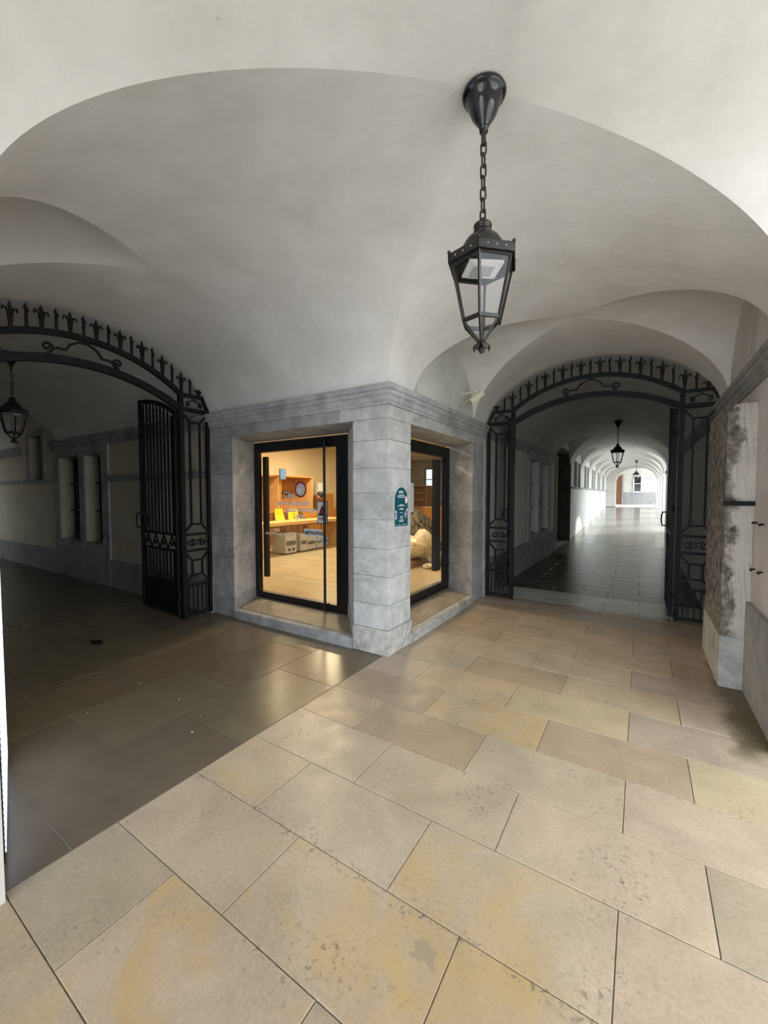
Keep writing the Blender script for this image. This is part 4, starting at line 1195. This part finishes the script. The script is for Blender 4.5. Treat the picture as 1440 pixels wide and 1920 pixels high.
# oak wall niches
def niche(y0, y1, label):
    t = thing('oak_niche', label, 'cabinet', (-7.92, 0, ZF), 0, 'oak wall niches')
    z0, z1 = 0.0, 2.16
    MB().box(-0.02, y0, z0, 0.02, y1, z1).build('back_panel', 'oak', t)
    MB().box(0.02, y0, z1-0.04, 0.75, y1, z1).build('top_panel', 'oak', t)
    MB().box(0.02, y0, z0, 0.75, y0+0.04, z1-0.04).build('side_panel', 'oak', t)
    MB().box(0.02, y1-0.04, z0, 0.75, y1, z1-0.04).build('side_panel', 'oakpale', t)
    MB().box(0.02, y0+0.04, 1.0, 0.60, y1-0.04, 1.06).build('shelf', 'oak', t)
    MB().box(0.02, y0+0.04, 0.0, 0.58, y1-0.04, 1.0).build('drawer_front', 'walnut', t)
    return t
n1 = niche(3.4, 5.19, 'oak wall niche, the one partly hidden by the black door panel')
n2 = niche(5.23, 6.68, 'oak wall niche with coat hooks behind the round emblem')
for n_, ys in ((n1, (4.75, 4.95)), (n2, (5.95, 6.1, 6.35))):
    for y in ys:
        for z in (1.45, 1.62):
            MB().tube([(0.02, y, z), (0.12, y, z), (0.17, y, z+0.07)], 0.016, 6).build('coat_hook', 'black', n_, True)
    MB().box(0.02, ys[0]-0.08, 1.56, 0.05, ys[-1]+0.15, 1.60).build('hook_rail', 'black', n_)
# tablet on bracket
t = thing('hanging_screen', 'small blue lit screen fixed at the top of the niches', 'screen', (-7.04, 5.20, 2.27))
MB().box(-0.02, -0.12, -0.13, 0.02, 0.12, 0.20).build('casing', 'darkgrey', t)
MB().box(0.021, -0.10, -0.11, 0.023, 0.10, 0.18).build('face', 'blueprint', t)
MB().box(-0.10, -0.02, -0.02, -0.02, 0.02, 0.02).build('bracket', 'darkgrey', t)
# lamp shade at the right of the niches
t = thing('table_lamp', 'pale tapered lampshade on a stand beside the oak niches', 'lamp', (-7.45, 7.35, ZF))
MB().lathe([(0.24, 1.58), (0.19, 1.98), (0.185, 1.98), (0.235, 1.58)], 24, cap=False).build('shade', 'greyplastic', t, True)
MB().lathe([(0.02, 0.0), (0.02, 1.95)], 10).build('stand', 'darkgrey', t)
MB().lathe([(0.18, 0.0), (0.18, 0.03), (0.0, 0.03)], 20).build('base', 'darkgrey', t)
# oak panel behind the person
t = thing('oak_partition', 'oak panelled partition behind the pull bar of the glass door', 'partition', (-7.9, 8.6, ZF))
MB().box(-0.03, -1.0, 0.0, 0.03, 0.0, 1.60).build('panel', 'oak', t)
MB().box(-0.03, 0.0, 0.0, 0.03, 1.6, 1.0).build('panel', 'oak', t)
MB().box(-0.05, 0.0, 1.0, 0.05, 1.6, 1.04).build('cap_rail', 'oakpale', t)
# person with dark hair standing behind the counter
def skin_body(name, verts, edges, radii, mat, parent, root=0):
    me = bpy.data.meshes.new(name); me.from_pydata(verts, edges, [])
    me.materials.append(M[mat])
    o = bpy.data.objects.new(name, me); COL.objects.link(o); o.parent = parent
    o.modifiers.new('Skin', 'SKIN')
    for i, r in enumerate(radii):
        sv = me.skin_vertices[0].data[i]; sv.radius = (r, r) if not isinstance(r, tuple) else r; sv.use_root = (i == root)
    ss = o.modifiers.new('Subdivision', 'SUBSURF'); ss.levels = 2; ss.render_levels = 2
    return o
pp = thing('person', 'person with black hair in dark clothes standing behind the warning sign', 'person', (-6.8, 6.60, ZF), math.radians(-50))
V = [(0,0,0.86),(0,0,1.02),(0,0,1.20),(0,0.01,1.32),(0,0.01,1.39), (0.15,0,1.31),(0.20,-0.02,1.06),(0.17,-0.16,0.90), (-0.15,0,1.31),(-0.20,-0.02,1.06),(-0.17,-0.16,0.90),
     (0.09,0,0.80),(0.095,0.0,0.45),(0.095,0.02,0.08),(0.095,-0.10,0.035), (-0.09,0,0.80),(-0.095,0.0,0.45),(-0.095,0.02,0.08),(-0.095,-0.10,0.035)]
Ed = [(0,1),(1,2),(2,3),(3,4),(3,5),(5,6),(6,7),(3,8),(8,9),(9,10),(0,11),(11,12),(12,13),(13,14),(0,15),(15,16),(16,17),(17,18)]
Rd = [(0.15,0.105),(0.125,0.09),(0.145,0.10),(0.11,0.08),0.05, 0.06,0.045,0.034, 0.06,0.045,0.034, 0.085,0.06,0.042,0.036, 0.085,0.06,0.042,0.036]
skin_body('body', V, Ed, Rd, 'darkcloth', pp)
hd = MB().sphere((0, -0.005, 1.53), 0.105, 18, 14, 0.78, 0.92, 1.08).build('head', 'skin', pp, 'all')
MB().loft([[(x, -0.108-0.0, 1.545) for x in (-0.006, 0.006)]+[(0.0, -0.095, 1.56)], [(x, -0.118, 1.515) for x in (-0.012, 0.012)]+[(0.0, -0.095, 1.52)]]).build('nose', 'skin', hd)
MB().box(-0.022, -0.105, 1.478, 0.022, -0.090, 1.484).build('mouth', 'red', hd)
for s in (-1, 1):
    MB().sphere((s*0.032, -0.095, 1.545), 0.010, 8, 6).build('eye', 'ink', hd, True)
    MB().sphere((s*0.083, 0.0, 1.53), 0.022, 8, 6, 0.4, 0.7, 1.2).build('ear', 'skin', hd, True)
MB().sphere((0, 0.018, 1.562), 0.118, 18, 12, 0.84, 0.92, 0.96).build('hair', 'hair', pp, 'all')
for s in (-1, 1):
    hb = Vector((s*0.17, -0.17, 0.88))
    Vh = [tuple(hb), tuple(hb+Vector((0, -0.03, -0.06)))]; Eh = [(0, 1)]; Rh = [(0.030, 0.016), (0.036, 0.015)]
    for k, (dx, L) in enumerate(((-0.026, 0.07), (-0.009, 0.08), (0.009, 0.075), (0.026, 0.06))):
        i = len(Vh); Vh += [tuple(hb+Vector((dx, -0.045, -0.085))), tuple(hb+Vector((dx, -0.055, -0.085-L*0.5))), tuple(hb+Vector((dx, -0.045, -0.085-L)))]
        Eh += [(1, i), (i, i+1), (i+1, i+2)]; Rh += [0.009, 0.008, 0.006]
    i = len(Vh); Vh += [tuple(hb+Vector((-s*0.045, -0.03, -0.05))), tuple(hb+Vector((-s*0.05, -0.045, -0.09)))]
    Eh += [(0, i), (i, i+1)]; Rh += [0.010, 0.008]
    skin_body('hand', Vh, Eh, Rh, 'skin', pp)
# --- things seen through the right glass front
t = thing('tall_shelf', 'tall brown shelf unit standing on the far sideboard', 'shelf', (-7.0, 14.3, ZF+0.94))
MB().box(-0.62, -0.25, 0, -0.58, 0.35, 1.06).build('side_panel', 'oak', t); MB().box(0.36, -0.25, 0, 0.40, 0.35, 1.06).build('side_panel', 'oak', t)
MB().box(-0.58, 0.33, 0, 0.36, 0.35, 1.06).build('back_panel', 'walnut', t)
for z in (0.0, 0.34, 0.69, 1.03): MB().box(-0.58, -0.23, z, 0.36, 0.33, z+0.03).build('shelf_board', 'oakpale', t)
t = thing('sideboard', 'long brown sideboard with doors at the back of the shop', 'cabinet', (-6.6, 14.2, ZF))
MB().box(-1.3, -0.3, 0.0, 1.5, 0.5, 0.94).build('body', 'walnut', t)
for k in range(4): MB().box(-1.28+0.7*k, -0.325, 0.06, -0.62+0.7*k, -0.301, 0.90).build('door', 'oak', t)
t = thing('serving_counter', 'oak fronted serving counter beside the far sideboard', 'counter', (-5.2, 12.6, ZF))
MB().box(-0.6, -0.4, 0.0, 1.6, 0.4, 0.98).build('body', 'oak', t); MB().box(-0.64, -0.44, 0.98, 1.64, 0.44, 1.03).build('top', 'oakpale', t)
w = struct(MB().box(-7.15, 15.14, 2.1, -6.75, 15.19, 3.0).build('window_30', 'daypane'), 'small bright window high in the far grey shop wall', 'window')
MB().box(-7.22, 15.10, 2.05, -7.15, 15.19, 3.05).build('window_frame', 'darkgrey', w); MB().box(-6.75, 15.10, 2.05, -6.68, 15.19, 3.05).build('window_frame', 'darkgrey', w)
MB().box(-7.15, 15.10, 2.95, -6.75, 15.19, 3.05).build('window_frame', 'darkgrey', w); MB().box(-7.15, 15.11, 2.42, -6.75, 15.15, 2.46).build('glazing_bar', 'darkgrey', w)
t = thing('display_board', 'pale blue grey board hanging beside the far window', 'board', (-6.0, 15.1, 1.35))
MB().box(-0.45, -0.03, 0.0, 0.75, 0.03, 1.25).build('panel', 'bluepane', t); MB().box(-0.45, -0.04, 1.25, 0.75, 0.04, 1.30).build('top_rail', 'paper', t)
# slate mound
mt = thing('slate_mound', 'dark domed mound of overlapping slates inside the right glass front', 'sculpture', (-3.35, 6.2, ZF))
MB().sphere((0, 0, 0.0), 0.93, 28, 18, 1.05, 1.0, 1.22).build('core', 'sack', mt, True)
from mathutils import Quaternion
sl = [MB().cbox(-w/2, -d/2, -0.012, w/2, d/2, 0.012, 0.005).mesh('slate', 'slate') for w, d in ((0.20, 0.15), (0.16, 0.17), (0.25, 0.13))]
AZC = math.atan2(-9.7, 5.5)
for r_ in range(15):
    el = math.radians(4+5.9*r_); m_ = max(4, int(22*math.cos(el)))
    for k in range(m_):
        az = AZC+math.radians(-125+250*(k+0.5*(r_ % 2))/m_)+random.uniform(-.06, .06)
        nrm = Vector((math.cos(el)*math.cos(az), math.cos(el)*math.sin(az), math.sin(el)))
        o = obj('slate', random.choice(sl), mt, Vector((nrm.x*0.97*1.05, nrm.y*0.97, nrm.z*0.97*1.22)))
        o.rotation_mode = 'QUATERNION'
        o.rotation_quaternion = nrm.to_track_quat('Z', 'X') @ Quaternion((0, 0, 1), random.uniform(-.5, .5)) @ Quaternion((1, 0, 0), random.uniform(-.45, .45)) @ Quaternion((0, 1, 0), random.uniform(-.6, .1))
# wrapped bundles on a pallet
def lump(name, mat, loc, sx, sy, sz, seed, label, cat, parent=None):
    bm = bmesh.new(); bmesh.ops.create_icosphere(bm, subdivisions=4, radius=1.0)
    rr = random.Random(seed); ph = [(rr.uniform(2, 6), rr.uniform(2, 6), rr.uniform(2, 6), rr.uniform(0, 6)) for _ in range(7)]
    for v in bm.verts:
        d = sum(math.sin(a*v.co.x+b*v.co.y+c*v.co.z+e) for a, b, c, e in ph)*0.035
        d += sum(abs(math.sin(2.3*a*v.co.x-1.7*b*v.co.y+2.1*c*v.co.z+e)) for a, b, c, e in ph)*0.018
        d += sum(abs(math.sin(5.1*a*v.co.x+4.3*b*v.co.y-4.7*c*v.co.z+2*e)) for a, b, c, e in ph[:4])*0.022-0.05
        v.co *= (0.95+d)
        v.co.x *= sx; v.co.y *= sy; v.co.z = max(-sz, v.co.z*sz*1.15)
    for f in bm.faces: f.smooth = True
    m = bpy.data.meshes.new(name); bm.to_mesh(m); bm.free(); m.materials.append(M[mat])
    o = obj(name, m, None, loc); tag(o, label, cat); return o
pa = thing('wooden_pallet', 'low wooden pallet under the plastic wrapped bundle', 'pallet', (-2.25, 4.30, ZF))
for k in range(5): MB().box(-0.55, -0.45+0.2*k, 0.10, 0.35, -0.33+0.2*k, 0.125).build('deck_board', 'walnut', pa)
for k in range(3): MB().box(-0.55+0.38*k, -0.45, 0.0, -0.42+0.38*k, 0.47, 0.10).build('bearer', 'walnut', pa)
lump('wrapped_bundle', 'plastic_wrap', (-2.32, 4.40, ZF+0.125+0.23), 0.50, 0.42, 0.23, 5, 'large cream plastic wrapped bundle lying on the pallet', 'bundle')
lump('grey_sack', 'sack', (-1.60, 4.62, ZF+0.15), 0.20, 0.28, 0.15, 9, 'dark grey crumpled sack beside the wrapped bundle', 'sack')
lump('wrapped_bundle', 'plastic_wrap', (-2.28, 5.28, ZF+0.33), 0.28, 0.24, 0.33, 14, 'upright cream plastic bundle leaning against the slate mound', 'bundle')
lump('plastic_scrap', 'plastic_wrap', (-1.55, 4.18, ZF+0.05), 0.18, 0.10, 0.05, 21, 'small crumpled white plastic scrap on the shop floor', 'scrap')

# ================================================================== SMALL THINGS ON THE FLOOR
for k, (x, y) in enumerate([(-2.12, -2.33), (-1.39, -2.17), (-0.99, -1.67), (-0.47, -1.88), (-1.56, -1.70), (-0.33, -1.30), (-2.0, -0.15), (-0.62, -1.72)]):
    m_ = MB().sphere((0, 0, 0.004), 0.006, 7, 5, random.uniform(.6, 1.1), random.uniform(.6, 1.1), 0.5)
    tag(m_.build('crumb', 'crumb', None, False, (x, y, 0.0)), 'tiny white crumb lying on the dark polished floor', 'crumb', 'white crumbs on the dark floor')
